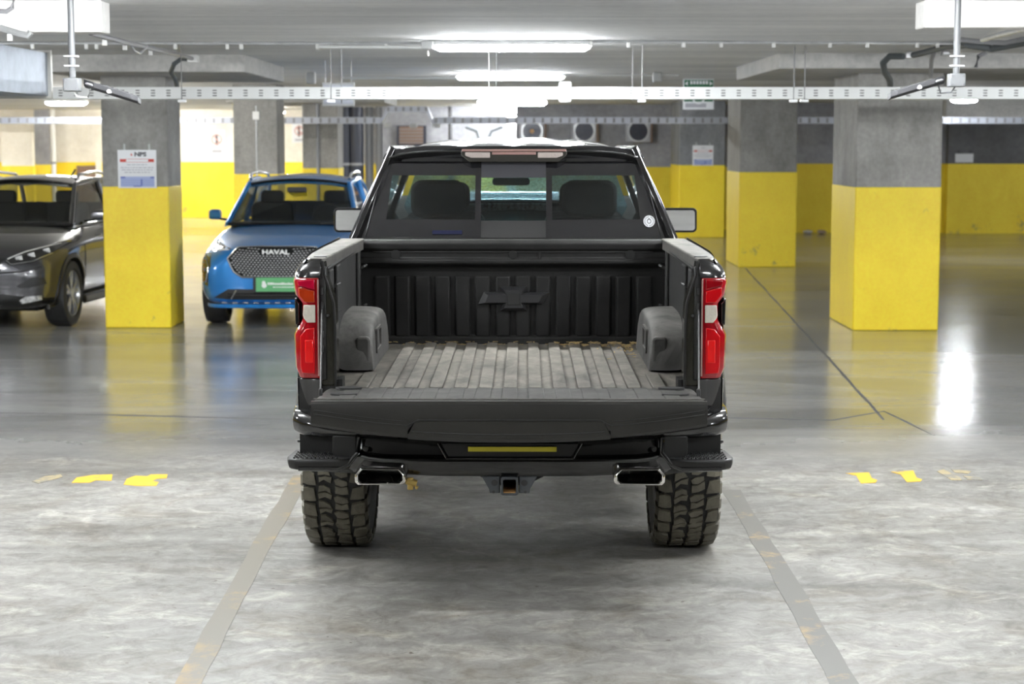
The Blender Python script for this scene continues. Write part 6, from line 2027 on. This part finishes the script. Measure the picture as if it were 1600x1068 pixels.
for y in (GWY, 3.45):
    cs.append(MB().cyl((-1.2, y, .345), (-.60, y, .345), .385, seg=40).build('c', M['understeel']))
    cs.append(MB().cyl((.60, y, .345), (1.2, y, .345), .385, seg=40).build('c', M['understeel']))
for c in cs: c.parent = grey
bpy.context.view_layer.update()
cut(gb, cs)
greenhouse(grey, M['grey'], .73, .575, 1.035, 1.555, 1.25, 1.95, 3.6, 4.05)
seats(grey, .95, (2.35,), (-.36, .36), 1.38)
MB().b2(-.70, .70, 1.38, 1.62, .92, 1.06).build('dashboard', M['interior'], grey, bevel=.03)
MB().b2(-.64, .64, 3.3, 3.4, .9, 1.22).build('parcel_shelf', M['interior'], grey)
for s in (-1, 1):
    hl = patch(tg, [(s * a, c) for a, c in ((.44, .745), (.60, .825), (.80, .885), (.865, .905), (.83, .80), (.70, .715), (.50, .69))], 'headlight', M['headdark'], grey, off=.010, th=.02, step=.03)
    for k, (hx_, hz_) in enumerate(((.57, .755), (.66, .780), (.75, .815))):
        p = on_front(tg, s * hx_, hz_, .014)
        MB().box(p, (.07, .018, .05), (0, -s * .25, s * .5)).build('lamp_lens', M['headlens'], hl, bevel=.006)
    bar_on(tg, [(s * .47, .752), (s * .60, .818), (s * .80, .878)], .007, 'light_strip', M['white'], hl, .012)
    bar_on(tg, [(s * .46, .74), (s * .51, .70), (s * .69, .724), (s * .80, .79)], .007, 'light_strip', M['silver'], hl, .012)
    patch(tg, [(s * a, c) for a, c in ((.56, .48), (.70, .565), (.785, .555), (.80, .49), (.60, .455))], 'corner_vent', M['understeel'], grey, off=.008, th=.02, step=.03)
    bar_on(tg, [(s * .40, .615), (s * .58, .625), (s * .76, .66)], .012, 'bumper_crease', M['grey'], grey, .0)
    fo = patch(tg, [(s * a, c) for a, c in ((.58, .335), (.60, .30), (.76, .33), (.76, .375), (.64, .375))], 'fog_light', M['headlens'], grey, off=.014, th=.02, step=.03)
    patch(tg, [(s * a, c) for a, c in ((.0, .29), (.0, .42), (.42, .40), (.55, .30), (.83, .34), (.85, .24), (.3, .22), (.0, .22))], 'lower_trim', M['plastic'], grey, off=.008, th=.02, step=.04)
    mm = bpy.data.objects.new('side_mirror', None); COL.objects.link(mm); mm.parent = grey
    f1 = [((.86 + a) * s, c) for a, c in rrect(.0, .20, 1.075, 1.19, .04, 5)]
    b = MB().loft([[(x * .99, 1.64, 1.12 + (z - 1.12) * .6) for x, z in f1], [(x, 1.68, z) for x, z in f1], [(x, 1.80, z) for x, z in f1]])
    b.build('mirror_shell', M['grey'], mm, bevel=.006, angle=60)
    MB().box((s * .83, 1.74, 1.075), (.16, .06, .025), (0, -s * .2, 0)).build('mirror_arm', M['gloss'], mm, bevel=.006)
    wsh = car_wheel(grey, s * .765, GWY, .345, .235, s, 'front_wheel')
    car_wheel(grey, s * .765, 3.45, .345, .235, s, 'rear_wheel')
    # arch trim, sill, doors
    for y in (GWY, 3.45):
        rings = []
        for k in range(19):
            a = math.radians(-8 + 196 * k / 18); ca, sa = math.cos(a), math.sin(a)
            hit = tg.ray_cast(Vector((s * 3, y + ca * .40, .345 + sa * .40)), Vector((-s, 0, 0)))
            xo = abs(hit[0].x) if hit[0] else .86
            rings.append([(s * (xo - .06), y + ca * .375, .345 + sa * .375), (s * (xo + .012), y + ca * .375, .345 + sa * .375), (s * (xo + .008), y + ca * .425, .345 + sa * .425), (s * (xo - .06), y + ca * .425, .345 + sa * .425)])
        MB().loft(rings).build('arch_trim', M['plastic'], grey)
    MB().b2(s * .84, s * .885, GWY + .40, 3.05, .20, .30).build('sill_trim', M['plastic'], grey, bevel=.02)
    for ya, yb in ((1.30, 2.25), (2.27, 3.15)):
        hh = [(ya, .33), (yb, .33), (yb, 1.0), (ya, 1.0)]
        b = MB()
        for p0, p1 in zip(hh, hh[1:] + hh[:1]):
            n = 8; P_ = []
            for k in range(n + 1):
                y = p0[0] + (p1[0] - p0[0]) * k / n; z = p0[1] + (p1[1] - p0[1]) * k / n
                hit = tg.ray_cast(Vector((s * 3, y, z)), Vector((-s, 0, 0))); P_.append(Vector((hit[0].x + s * .001 if hit[0] else s * .87, y, z)))
            b.tube(P_, .004, 4)
        b.build('door_gap', M['understeel'], grey)
        MB().b2(s * .875, s * .90, yb - .25, yb - .08, .93, .96).build('door_handle', M['grey'], grey, bevel=.008)
patch(tg, [(-.44, .76), (.44, .76), (.30, .50), (-.30, .50)], 'grille', M['gloss'], grey, off=.006)
MB().cyl((0.35, 2.6, 1.53), (0.35, 2.75, 1.60), .012).build('roof_aerial', M['gloss'], grey)
MB().b2(-.62, .62, .5, 3.8, .19, .30).build('underbody', M['understeel'], grey)
